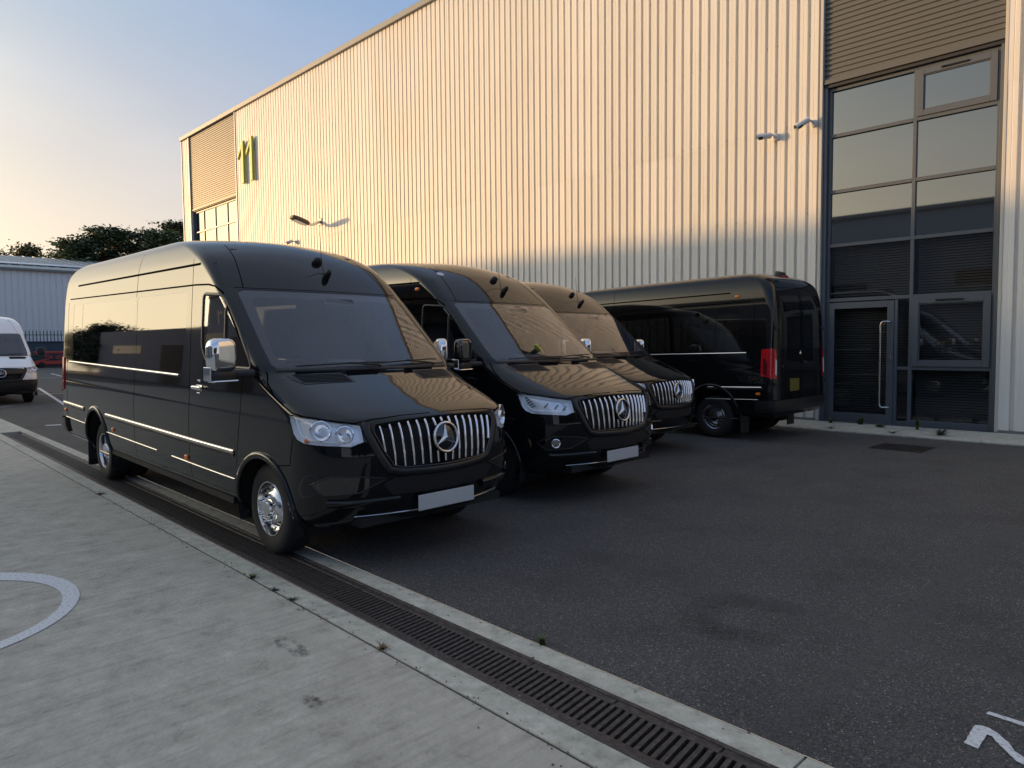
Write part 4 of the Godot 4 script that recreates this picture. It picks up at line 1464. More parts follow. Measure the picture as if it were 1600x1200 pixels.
func build_van_meshes() -> void:
	prepare_rows()
	prepare_grid()
	var vt := v_of(2.062)
	var vb := v_of(1.432)
	var screen := PackedVector2Array([Vector2(-0.1, vb), Vector2(0.6, vb), Vector2(1.06, vb), Vector2(1.12, vb + 0.03), Vector2(1.06, lerpf(vb, vt, 0.5)), Vector2(1.0, vt - 0.03), Vector2(0.93, vt), Vector2(0.5, vt), Vector2(-0.1, vt)])
	var door_win := side_poly(rounded(v2([[-1.10, 2.03], [-.74, 2.01], [-.63, 1.925], [-.41, 1.725], [-.20, 1.50], [-.16, 1.43], [-.86, 1.43], [-1.0, 1.47], [-1.10, 1.58]]), 0.05))
	var panes := []
	for p in [[-2.83, -1.47], [-4.93, -2.90], [-5.36, -4.96]]:
		panes.append(side_poly(rounded(v2([[p[0], 1.365], [p[1], 1.365], [p[1], 2.06], [p[0], 2.065]]), 0.05)))
	var arch_f := side_poly(circle_xy(0.02, 0.35, 0.425, 40))
	var arch_r := side_poly(circle_xy(-4.325, 0.36, 0.44, 40))
	var lamp := traced(pts3(LAMP))
	var grille := nose_poly(v2([[-0.1, 1.102], [.11, 1.101], [.35, 1.09], [.515, 1.074], [.545, 1.055], [.552, 1.02], [.50, .90], [.425, .775], [.38, .757], [.08, .745], [-0.1, .745]]))
	for i in grille.size():       # the nose reaches across the middle line
		if grille[i].x < 0.001:
			grille[i].x = -0.05
	var holes := [screen, door_win, arch_f, arch_r, lamp, grille] + panes
	# shells: one for most, one whose rear wheels sit farther back
	var arch_r2 := side_poly(circle_xy(-4.88, 0.36, 0.44, 40))
	shell_of("shell", holes)
	holes[3] = arch_r2
	shell_of("shell_short_tail", holes)
	# glass
	var clip_half := func(p: PackedVector2Array) -> PackedVector2Array:
		var o := PackedVector2Array()
		for q in p:
			o.append(Vector2(maxf(q.x, 0.0), q.y))
		return o
	var both := func(g: Geo) -> ArrayMesh:
		var o := Geo.new()
		o.v = g.v.duplicate()
		o.n = g.n.duplicate()
		o.append_mirrored(g)
		return o.mesh()
	var sc: PackedVector2Array = clip_half.call(screen)
	var two := patch(sc, -0.002)
	var second := patch(sc, -0.0065)
	two.v.append_array(second.v)
	two.n.append_array(second.n)
	shared["windscreen"] = both.call(two)
	# the black band printed round the windscreen
	var inner := PackedVector2Array([Vector2(-0.1, vb + 0.055), Vector2(0.86, vb + 0.055), Vector2(0.94, vb + 0.085), Vector2(0.955, vb + 0.13), Vector2(0.89, vt - 0.10), Vector2(0.84, vt - 0.07), Vector2(-0.1, vt - 0.07)])
	var band := Geo.new()
	for piece in Geometry2D.clip_polygons(times(sc, 100.0), times(inner, 100.0)):
		var b := patch(times(piece, 0.01), -0.010)
		band.v.append_array(b.v)
		band.n.append_array(b.n)
	shared["band"] = both.call(band)
	two = patch(door_win, -0.004)
	second = patch(door_win, -0.008)
	two.v.append_array(second.v)
	two.n.append_array(second.n)
	pair("door_glass", two)
	pair("door_window_frame", ribbon(door_win, 0.028, -0.006, 0.011, true))
	pair("mullion", ribbon(line_xy(v2([[-.645, 1.93], [-.63, 1.43]])), 0.032, -0.004, 0.010))
	for i in 3:
		pair("pane_%d" % i, patch(panes[i], -0.001))
		pair("pane_seal_%d" % i, ribbon(panes[i], 0.012, -0.005, 0.004, true))
	# dark lines between the panels
	var gaps := Geo.new()
	for l in [line_xy(v2([[-1.355, .40], [-1.35, 1.3], [-1.35, 2.12], [-1.37, 2.50]])), line_xy(v2([[-2.87, .40], [-2.865, 1.33]])), line_xy(v2([[-2.865, 2.07], [-2.83, 2.50]])),
		line_xy(v2([[-.30, 1.39], [-.34, 1.0], [-.40, .66]])), line_xy(v2([[-5.62, .62], [-5.62, 2.1]])), line_xy(v2([[.20, .745], [.446, .78], [.487, .975]])),
		line_zy(v2([[0.0, .42], [0.0, 2.36]]), true), line_zy(v2([[0.0, 2.36], [.76, 2.34]]), true), line_zy(v2([[.775, .5], [.765, 1.6], [.75, 2.33]]), true)]:
		var r := ribbon(l, 0.007, -0.001, 0.0024)
		gaps.v.append_array(r.v)
		gaps.n.append_array(r.n)
	for tr in [[[-.035, 1.412, .85], [.06, 1.33, .905], [.184, 1.253, .905], [.33, 1.19, .90], [.45, 1.145, .90], [.56, 1.127, .886], [.64, 1.121, .858], [.775, 1.10, .757], [.845, 1.085, .66], [.875, 1.105, .52], [.93, 1.118, .3], [.945, 1.121, .0]]]:
		var l := PackedVector2Array()
		var q := pts3(tr)
		for i in q.size() - 1:
			for k in 5:
				var p: Vector3 = q[i].lerp(q[i + 1], k / 5.0)
				var v := v_of(p.y)
				var uz := u_of_z(v, p.z)
				l.append(Vector2(uz if uz < 1.3 else u_of_x(v, p.x), v))
		var r := ribbon(l, 0.011, -0.001, 0.0026)
		gaps.v.append_array(r.v)
		gaps.n.append_array(r.n)
	var top := PackedVector2Array()
	for i in 16:
		top.append(Vector2(1.05 * i / 15.0, v_of(2.074)))
	var rl := PackedVector2Array()
	for i in 12:
		var t := i / 11.0
		var vv := v_of(lerpf(2.076, 2.49, t))
		rl.append(Vector2(u_of_z(vv, lerpf(.715, .60, t)), vv))
	for l in [top, rl]:
		var r := ribbon(l, 0.008, -0.001, 0.0025)
		gaps.v.append_array(r.v)
		gaps.n.append_array(r.n)
	shared["gaps"] = both.call(gaps)
	# grooves pressed along the roof
	var gr := ribbon(line_xy(v2([[-5.2, 2.297], [-1.05, 2.29]]), 0.15), 0.021, -0.001, 0.003)
	var gr2 := ribbon(line_xy(v2([[-5.56, 2.14], [-1.28, 2.115], [-1.0, 2.105], [-.87, 2.085], [-.76, 2.03], [-.55, 1.83], [-.30, 1.585], [-.12, 1.42]]), 0.08), 0.015, -0.001, 0.003)
	gr.v.append_array(gr2.v)
	gr.n.append_array(gr2.n)
	shared["grooves"] = both.call(gr)
	# trim
	pair("belt_strip", ribbon(line_xy(v2([[-1.60, 1.325], [-5.50, 1.34]]), 0.12), 0.022, 0.001, 0.011))
	pair("rub_strip_a", ribbon(line_xy(v2([[-.43, .775], [-3.86, .785]]), 0.12), 0.027, 0.001, 0.014))
	pair("rub_strip_b", ribbon(line_xy(v2([[-4.80, .79], [-5.76, .80]]), 0.12), 0.027, 0.001, 0.014))
	pair("rub_base_a", ribbon(line_xy(v2([[-.43, .752], [-3.86, .762]]), 0.12), 0.038, 0.0, 0.008))
	pair("rub_base_b", ribbon(line_xy(v2([[-4.80, .767], [-5.78, .777]]), 0.12), 0.038, 0.0, 0.008))
	pair("fine_strip_a", ribbon(line_xy(v2([[-.44, .555], [-1.80, .57]]), 0.12), 0.011, 0.001, 0.007))
	pair("fine_strip_b", ribbon(line_xy(v2([[-2.2, .575], [-3.86, .585]]), 0.12), 0.011, 0.001, 0.007))
	pair("fine_strip_c", ribbon(line_xy(v2([[-4.78, .60], [-5.7, .61]]), 0.12), 0.011, 0.001, 0.007))
	pair("arch_f", ribbon(side_poly(circle_xy(0.02, 0.35, 0.447, 34, -0.05, PI + 0.15)), 0.055, -0.004, 0.022))
	pair("arch_r", ribbon(side_poly(circle_xy(-4.325, 0.36, 0.462, 34, -0.05, PI + 0.15)), 0.055, -0.004, 0.022))
	# lamps
	var inner_lamp := scaled(lamp, 0.99)
	pair("lamp_house", patch(inner_lamp, -0.042, -0.043))
	pair("lamp_cover", patch(lamp, 0.001))
	pair("lamp_seal", ribbon(lamp, 0.010, -0.003, 0.004, true))
	pair("lamp_light", ribbon(scaled(lamp, 0.80, Vector2(0.02, 0.012)), 0.015, -0.045, 0.022, true))
	var bowls := Geo.new()
	for b in [[.86, 1.045, .066], [.735, 1.025, .056]]:
		var v := v_of(b[1])
		var u := u_of_z(v, b[0])
		var P := S(u, v) + SN(u, v) * -0.045
		bowls.lathe(PackedVector2Array([Vector2(0.012, 0.0), Vector2(b[2] * .55, .012), Vector2(b[2] * .85, .032), Vector2(b[2], .055), Vector2(b[2] + .006, .052), Vector2(b[2] + .006, .0)]), aim(P, Vector3(0.9, 0.02, 0.45)), 22)
		bowls.blob(P + Vector3(.03, 0, .015), Vector3(.012, .012, .012), 1.0, Basis(), 10, 6)
	pair("lamp_bowls", bowls)
	var ticks := Geo.new()
	for k in 5:
		var v := v_of(1.085 - k * 0.018)
		var u := u_of_x(v, .50 + k * 0.025)
		var t := surf(u, v, -0.038)
		ticks.box(t.origin, Vector3(.05, .008, .012), t.basis * Basis(Vector3.BACK, 0.5), 0.002)
	for k in 3:
		var v := v_of(1.03 - k * 0.014)
		var u := u_of_z(v, .84 - k * .07)
		var t := surf(u, v, -0.03)
		ticks.box(t.origin, Vector3(.055, .012, .02), t.basis * Basis(Vector3.BACK, 0.9), 0.004)
	pair("lamp_ticks", ticks)
	var vb2 := v_of(.965)
	pair("lamp_bulb", Geo.new().blob(S(u_of_x(vb2, .60), vb2) + SN(1.6, vb2) * -0.03, Vector3(.016, .016, .02), 1.0, Basis(), 10, 8))
	# grille and emblem
	var gback := PackedVector2Array()
	for p in grille:
		gback.append(Vector2(maxf(p.x, 0.0), p.y))
	shared["grille_back"] = both.call(patch(gback, -0.06, -0.06))
	shared["grille_frame"] = both.call(ribbon(line_zy(v2([[0.0, .722], [.1, .722], [.36, .735], [.455, .757], [.52, .86], [.588, 1.01], [.592, 1.05], [.578, 1.085]])), 0.062, -0.004, 0.017))
	shared["grille_lip"] = both.call(ribbon(line_zy(v2([[0.0, .755], [.37, .767], [.43, .788], [.50, .905], [.55, 1.02], [.542, 1.055]])), 0.008, 0.002, 0.012))
	for k in 8:
		var z := 0.0715 * k
		var yt := 1.086 - 0.030 * pow(z / .52, 2)
		var yb := .775 if z < .42 else .775 + (z - .42) * 1.35
		var spans := [[yb, yt]]
		if k == 0:
			spans = [[yb, .832], [1.062, yt]]
		elif k == 1:
			spans = [[yb, .855], [1.035, yt]]
		for s in spans:
			var l := PackedVector2Array()
			for i in 9:
				var v := v_of(lerpf(s[0], s[1], i / 8.0))
				l.append(Vector2(u_of_z(v, z - 0.018 * (1.0 - i / 8.0) * minf(1.0, z * 4.0)), v))
			pair("slat_%d_%d" % [k, spans.find(s)], ribbon(l, 0.0135, -0.018, 0.026))
	var ring := Geo.new()
	var circle := PackedVector3Array()
	for i in 41:
		circle.append(Vector3(cos(TAU * i / 40), sin(TAU * i / 40), 0) * 0.106)
	ring.tube(circle, 0.0105, 10)
	shared["emblem_ring"] = ring.mesh()
	shared["emblem_back"] = Geo.new().lathe(PackedVector2Array([Vector2(0.001, 0.0), Vector2(0.09, -0.004), Vector2(0.112, -0.012), Vector2(0.115, -0.03)]), Transform3D(), 32).mesh()
	var star := Geo.new()
	for k in 3:
		var a := PI / 2 + TAU * k / 3
		var tip := Vector3(cos(a), sin(a), 0) * 0.105
		var c := Vector3(0, 0, 0.022)
		for s in [-1.0, 1.0]:
			var e := Vector3(cos(a + s * PI / 3), sin(a + s * PI / 3), 0) * 0.023
			star.flat(c, tip + Vector3(0, 0, 0.004), e, Vector3.BACK)
	shared["emblem_star"] = star.mesh()
	# the lower nose
	shared["intake"] = both.call(patch(nose_poly(v2([[0.0, .70], [.42, .70], [.50, .66], [.43, .575], [0.0, .575]])), 0.0025))
	pair("fog_bezel", patch(traced(pts3([[.655, .67, .893], [.79, .735, .815], [.90, .725, .65], [.955, .70, .47], [.90, .616, .655], [.74, .60, .84]])), 0.003, 0.003))
	pair("fog_edge", ribbon(traced(pts3([[.655, .67, .893], [.79, .735, .815], [.90, .725, .65], [.955, .70, .47], [.90, .616, .655], [.74, .60, .84]])), 0.010, 0.0, 0.007, true))
	var lip := PackedVector2Array()
	for i in 14:
		var v := v_of(lerpf(.548, .545, i / 13.0))
		lip.append(Vector2(lerpf(0.62, 1.42, i / 13.0), v))
	pair("bumper_lip", ribbon(lip, 0.055, -0.002, 0.034))
	var low := PackedVector2Array()
	for i in 14:
		low.append(Vector2(lerpf(0.0, 1.1, i / 13.0), v_of(.44)))
	shared["lower_lip"] = both.call(ribbon(low, 0.011, 0.0, 0.010))
	shared["dark_bumper"] = both.call(patch(PackedVector2Array([Vector2(0, 0.0), Vector2(1.95, 0.0), Vector2(1.95, v_of(.74)), Vector2(0, v_of(.76))]), 0.008, 0.008))
	shared["bonnet_band"] = both.call(patch(PackedVector2Array([Vector2(0, v_of(.93)), Vector2(.86, v_of(.93)), Vector2(.93, v_of(1.05)), Vector2(.80, v_of(1.075)), Vector2(0, v_of(1.09))]), 0.006, 0.006))
	var vf := v_of(.665)
	pair("fog_lamp", Geo.new().lathe(PackedVector2Array([Vector2(.001, .006), Vector2(.034, .005), Vector2(.04, .012), Vector2(.046, .010), Vector2(.046, -.02)]), surf(u_of_z(vf, .79), vf, 0.004), 22))
	# vents in the bonnet, wipers
	var vent := traced(pts3([[.08, 1.382, .76], [.12, 1.392, .55], [.154, 1.392, .34], [.23, 1.36, .315], [.30, 1.331, .315], [.27, 1.328, .52], [.235, 1.322, .70], [.15, 1.355, .755]]))
	pair("bonnet_vent", patch(vent, 0.003, 0.004))
	var fins := Geo.new()
	for k in 6:
		var t := (k + 0.5) / 6.0
		var l := PackedVector2Array()
		for i in 9:
			var p := Vector3(lerpf(.10, .16, i / 8.0), 0, lerpf(.72 - t * .02, .34, i / 8.0))
			var v := v_of(lerpf(1.386, 1.332, t))
			l.append(Vector2(u_of_z(v, p.z), v))
		var r := ribbon(l, 0.006, 0.003, 0.006)
		fins.v.append_array(r.v)
		fins.n.append_array(r.n)
	pair("vent_fins", fins)
	var cowl := PackedVector2Array()
	for i in 18:
		cowl.append(Vector2(1.16 * i / 17.0, v_of(1.418)))
	shared["cowl"] = both.call(ribbon(cowl, 0.034, -0.002, 0.010))
	for k in 2:
		var g := Geo.new()
		var path := PackedVector3Array()
		for i in 12:
			var t := i / 11.0
			var z := lerpf(.66, -.10, t) if k == 0 else lerpf(.10, -.70, t)
			var v := v_of(lerpf(1.436, 1.452 if k == 0 else 1.462, sin(t * PI * 0.55)))
			var u := u_of_z(v, absf(z))
			var p := S(u, v) + SN(u, v) * 0.022
			path.append(Vector3(p.x, p.y, p.z * signf(z)))
		g.tube(path, 0.0065, 6)
		var v0 := v_of(1.425)
		var z0 := -.05 if k == 0 else -.66
		var b := S(u_of_z(v0, absf(z0)), v0) * Vector3(1, 1, signf(z0))
		g.tube(PackedVector3Array([b, b + Vector3(.02, .02, 0.03), path[6] + Vector3(0.01, .004, 0)]), 0.008, 6)
		shared["wiper_%d" % k] = g.mesh()
	# tail
	pair("tail_glass", patch(tail_poly(rounded(v2([[.06, 1.39], [.72, 1.39], [.72, 1.8], [.69, 2.22], [.06, 2.24]]), 0.07)), 0.004, 0.004))
	var ul := u_of_x(v_of(1.1), -5.75)
	pair("tail_lamp", patch(PackedVector2Array([Vector2(ul, v_of(.97)), Vector2(3.5, v_of(.935)), Vector2(4.02, v_of(.93)), Vector2(4.0, v_of(1.2)), Vector2(3.9, v_of(1.37)), Vector2(3.5, v_of(1.40)), Vector2(ul, v_of(1.39))]), 0.012, 0.014))
	pair("tail_lamp_white", patch(PackedVector2Array([Vector2(3.84, v_of(1.0)), Vector2(3.99, v_of(.98)), Vector2(3.975, v_of(1.21)), Vector2(3.84, v_of(1.24))]), 0.0155, 0.004))
	pair("tail_lamp_dark", patch(PackedVector2Array([Vector2(ul + .006, v_of(1.0)), Vector2(3.16, v_of(.97)), Vector2(3.2, v_of(1.18)), Vector2(ul + .006, v_of(1.25))]), 0.0145, 0.003))
	shared["tail_bumper"] = both.call(patch(PackedVector2Array([Vector2(u_of_x(v_of(.5), -5.66), v_of(.42)), Vector2(5.0, v_of(.42)), Vector2(5.0, v_of(.60)), Vector2(u_of_x(v_of(.5), -5.66), v_of(.60))]), 0.03, 0.032))
	shared["brake_light"] = Geo.new().blob(Vector3(-5.60, 2.575, 0), Vector3(.09, .03, .16), 0.6).mesh()
	shared["brake_lens"] = Geo.new().blob(Vector3(-5.672, 2.562, 0), Vector3(.028, .016, .13), 0.5).mesh()
	shared["roof_camera"] = Geo.new().blob(Vector3(-5.60, 2.625, 0.0), Vector3(.08, .035, .07), 0.6, Basis(Vector3.BACK, 0.3)).mesh()
	for y in [.85, 1.72]:
		var v := v_of(y)
		var t := surf(3.95, v, 0.008)
		pair("hinge_%d" % (0 if y < 1.0 else 1), Geo.new().box(t.origin, Vector3(.10, .055, .03), t.basis, 0.008))
	shared["tail_handle"] = Geo.new().box(Vector3(-5.965, 1.17, .10), Vector3(.025, .035, .14), Basis(), 0.008).mesh()
	# wheels
	var tyre := Geo.new().lathe(PackedVector2Array([Vector2(.200, -.012), Vector2(.205, .004), Vector2(.222, .014), Vector2(.262, .019), Vector2(.298, .016), Vector2(.325, .004), Vector2(.341, -.014), Vector2(.346, -.030), Vector2(.347, -.056), Vector2(.339, -.058), Vector2(.339, -.066), Vector2(.347, -.068), Vector2(.348, -.094), Vector2(.340, -.096), Vector2(.340, -.104), Vector2(.348, -.106), Vector2(.347, -.132), Vector2(.339, -.134), Vector2(.339, -.142), Vector2(.347, -.144), Vector2(.341, -.176), Vector2(.31, -.196), Vector2(.21, -.19)]), Transform3D(), 64)
	shared["tyre"] = tyre.mesh()
	var rimf := Geo.new().lathe(PackedVector2Array([Vector2(.207, -.006), Vector2(.209, .006), Vector2(.204, .013), Vector2(.197, .012), Vector2(.192, .002), Vector2(.188, -.028), Vector2(.176, -.040), Vector2(.160, -.036), Vector2(.138, -.018), Vector2(.122, -.004), Vector2(.112, .002), Vector2(.075, .004), Vector2(.064, .010), Vector2(.060, .034), Vector2(.052, .042), Vector2(.0, .044)]), Transform3D(), 56)
	shared["rim_f"] = rimf.mesh()
	var hand := Geo.new()
	for k in 12:
		var a := TAU * (k + .5) / 12
		var t := Transform3D(Basis(Vector3.BACK, a) * Basis(Vector3.UP, -0.55), Vector3(cos(a), sin(a), 0) * .155 + Vector3(0, 0, -.0295))
		hand.lathe(PackedVector2Array([Vector2(.0152, .003), Vector2(.013, .0045), Vector2(.001, .0048)]), t, 14)
	shared["hand_holes"] = hand.mesh()
	shared["lug"] = Geo.new().lathe(PackedVector2Array([Vector2(.019, 0), Vector2(.018, .012), Vector2(.0145, .016), Vector2(.0145, .046), Vector2(.012, .053), Vector2(.001, .056)]), Transform3D(), 12).mesh()
	shared["rim_r"] = Geo.new().lathe(PackedVector2Array([Vector2(.207, -.006), Vector2(.209, .006), Vector2(.204, .013), Vector2(.197, .012), Vector2(.190, .0), Vector2(.182, -.05), Vector2(.180, -.095), Vector2(.165, -.115), Vector2(.13, -.108), Vector2(.105, -.09), Vector2(.095, -.05), Vector2(.09, -.01), Vector2(.08, .002), Vector2(.0, .004)]), Transform3D(), 56).mesh()
	for k in 2:
		var g := Geo.new()
		var R := .455 if k == 0 else .475
		g.lathe(PackedVector2Array([Vector2(R, .93), Vector2(R + .01, .55), Vector2(.001, .55)]), Transform3D(Basis(), Vector3(.02 if k == 0 else -4.325, .36, 0)), 30, -0.35, PI + 0.35)
		pair("liner_%d" % k, g)
	# mirrors, handles and small things
	var tilt := Basis(Vector3.UP, 0.25)
	pair("mirror_arm", Geo.new().box(Vector3(-.15, 1.398, 1.02), Vector3(.10, .062, .24), Basis(Vector3.UP, -0.25), 0.02))
	pair("mirror_cover", Geo.new().blob(Vector3(-.10, 1.535, 1.17), Vector3(.055, .125, .108), 0.52, tilt))
	var edge := Geo.new()
	edge.blob(Vector3(-.105, 1.385, 1.165), Vector3(.050, .042, .102), 0.4, tilt)
	pair("mirror_base", edge)
	pair("mirror_trim", Geo.new().box(Vector3(-.085, 1.352, 1.165), Vector3(.085, .014, .205), tilt, 0.006).box(Vector3(-.10, 1.405, 1.272), Vector3(.085, .10, .012), tilt, 0.005))
	pair("mirror_glass", Geo.new().box(Vector3(-.158, 1.53, 1.155), Vector3(.006, .20, .17), tilt, 0.002))
	var vh := v_of(1.237)
	var th := surf(u_of_x(vh, -1.12), vh, 0.0)
	var hd := Geo.new()
	hd.blob(th * Vector3(0, 0, .030), Vector3(.098, .017, .014), 0.6, th.basis)
	pair("door_handle", hd)
	var cup := Geo.new()
	cup.box(th * Vector3(0, 0, .003), Vector3(.13, .05, .008), th.basis, 0.003)
	cup.box(th * Vector3(-.0, .060, .006), Vector3(.06, .016, .010), th.basis, 0.004)
	cup.box(th * Vector3(.0, -.045, .008), Vector3(.07, .010, .010), th.basis, 0.004)
	pair("handle_cup", cup)
	for m in [["marker_a", -3.62, .635], ["marker_b", -1.43, .605], ["marker_c", -5.70, .70], ["marker_up_a", -1.22, 2.215], ["marker_up_b", -5.32, 2.235]]:
		var v := v_of(m[2])
		var t := surf(u_of_x(v, m[1]), v, 0.004)
		pair(m[0], Geo.new().blob(t.origin, Vector3(.040, .022, .012), 0.7, t.basis))
	var va := v_of(2.205)
	var ta := surf(u_of_z(va, .10), va, 0.0)
	var base := ta.origin * Vector3(1, 1, -1)
	var an := Geo.new().blob(base + Vector3(.0, .02, 0), Vector3(.075, .028, .03), 0.8, Basis(Vector3.BACK, 0.75))
	an.tube(PackedVector3Array([base + Vector3(-.02, .03, 0), base + Vector3(-.06, .06, 0.0), base + Vector3(-.09, .15, 0), base + Vector3(-.11, .42, 0)]), 0.005, 6, 0.0025)
	shared["antenna"] = an.mesh()
	var vd := v_of(2.358)
	var td := surf(u_of_z(vd, .117), vd, 0.005)
	shared["roof_dome"] = Geo.new().blob(td.origin * Vector3(1, 1, -1), Vector3(.055, .05, .03), 0.9, Basis(Vector3.BACK, 0.95) * Basis(Vector3.RIGHT, PI / 2)).mesh()
	var vs := v_of(2.40)
	var ts := surf(u_of_z(vs, .60), vs, 0.003)
	shared["sticker"] = Geo.new().lathe(PackedVector2Array([Vector2(.001, .001), Vector2(.043, .001), Vector2(.044, -.002)]), ts, 24).mesh()
	# inside
	var floor_ := Geo.new()
	floor_.box(Vector3(-2.6, .37, 0), Vector3(6.4, .06, 1.16)).box(Vector3(-2.2, .36, 0), Vector3(3.3, .05, 1.84)).box(Vector3(.62, .40, 0), Vector3(.55, .06, 1.3)).box(Vector3(-2.8, .30, 0), Vector3(5.6, .1, .5))
	shared["floor"] = floor_.mesh()
	var dash := Geo.new().blob(Vector3(-.20, 1.22, 0), Vector3(.36, .17, .82), 0.35)
	dash.blob(Vector3(-.48, 1.36, .42), Vector3(.14, .055, .22), 0.7).blob(Vector3(-.36, 1.20, 0), Vector3(.20, .28, .18), 0.4)
	shared["dash"] = dash.mesh()
	var wheel := Geo.new()
	var wp := PackedVector3Array()
	var wt := aim(Vector3(-.66, 1.36, .42), Vector3(-.55, .8, 0))
	for i in 31:
		wp.append(wt * (Vector3(cos(TAU * i / 30), sin(TAU * i / 30), 0) * .20))
	wheel.tube(wp, .016, 8)
	for a in [0.2, PI - 0.2, -PI / 2]:
		wheel.tube(PackedVector3Array([wt.origin, wt * (Vector3(cos(a), sin(a), 0) * .2)]), .014, 6)
	wheel.blob(wt.origin, Vector3(.06, .06, .04), 0.7, wt.basis)
	shared["steering_wheel"] = wheel.mesh()
	var seat := Geo.new()
	seat.blob(Vector3(-1.42, 1.42, 0), Vector3(.10, .40, .25), 0.45, Basis(Vector3.BACK, 0.18)).blob(Vector3(-1.50, 1.92, 0), Vector3(.06, .12, .14), 0.5, Basis(Vector3.BACK, 0.1)).blob(Vector3(-1.14, 1.02, 0), Vector3(.30, .11, .26), 0.45)
	shared["seat"] = seat.mesh()
	var lining := Geo.new()
	lining.box(Vector3(-3.4, 2.44, 0), Vector3(4.3, .02, 1.2))
	shared["lining"] = lining.mesh()
	var sensor := Geo.new()
	var v3 := v_of(1.99)
	var t3 := surf(0.0, v3, -0.03)
	sensor.box(t3.origin + Vector3(0, 0, -.08), Vector3(.30, .09, .05), Basis(Vector3.UP, PI / 2) * Basis(Vector3.RIGHT, -0.8), 0.015)
	shared["sensor_box"] = sensor.mesh()

func shell_of(called: String, holes: Array) -> void:
	var half := Geo.new()
	var boxes := []
	for h in holes:
		var lo: Vector2 = h[0]
		var hi: Vector2 = h[0]
		for p in h:
			lo = lo.min(p)
			hi = hi.max(p)
		boxes.append([lo, hi])
	for i in GU.size() - 1:
		for j in GV.size() - 1:
			var cell := PackedVector2Array([Vector2(GU[i], GV[j]), Vector2(GU[i + 1], GV[j]), Vector2(GU[i + 1], GV[j + 1]), Vector2(GU[i], GV[j + 1])])
			var left: Array = [cell]
			for k in holes.size():
				var lo: Vector2 = boxes[k][0]
				var hi: Vector2 = boxes[k][1]
				if cell[2].x < lo.x or cell[0].x > hi.x or cell[2].y < lo.y or cell[0].y > hi.y:
					continue
				var next: Array = []
				for q in left:
					for r in Geometry2D.clip_polygons(times(q, 100.0), times(holes[k], 100.0)):
						next.append(times(r, 0.01))
				left = next
			for q in left:
				if q.size() >= 3:
					lay(half, q, 0.0)
	var shell := Geo.new()
	shell.v = half.v.duplicate()
	shell.n = half.n.duplicate()
	shell.append_mirrored(half)
	shared[called] = shell.mesh()

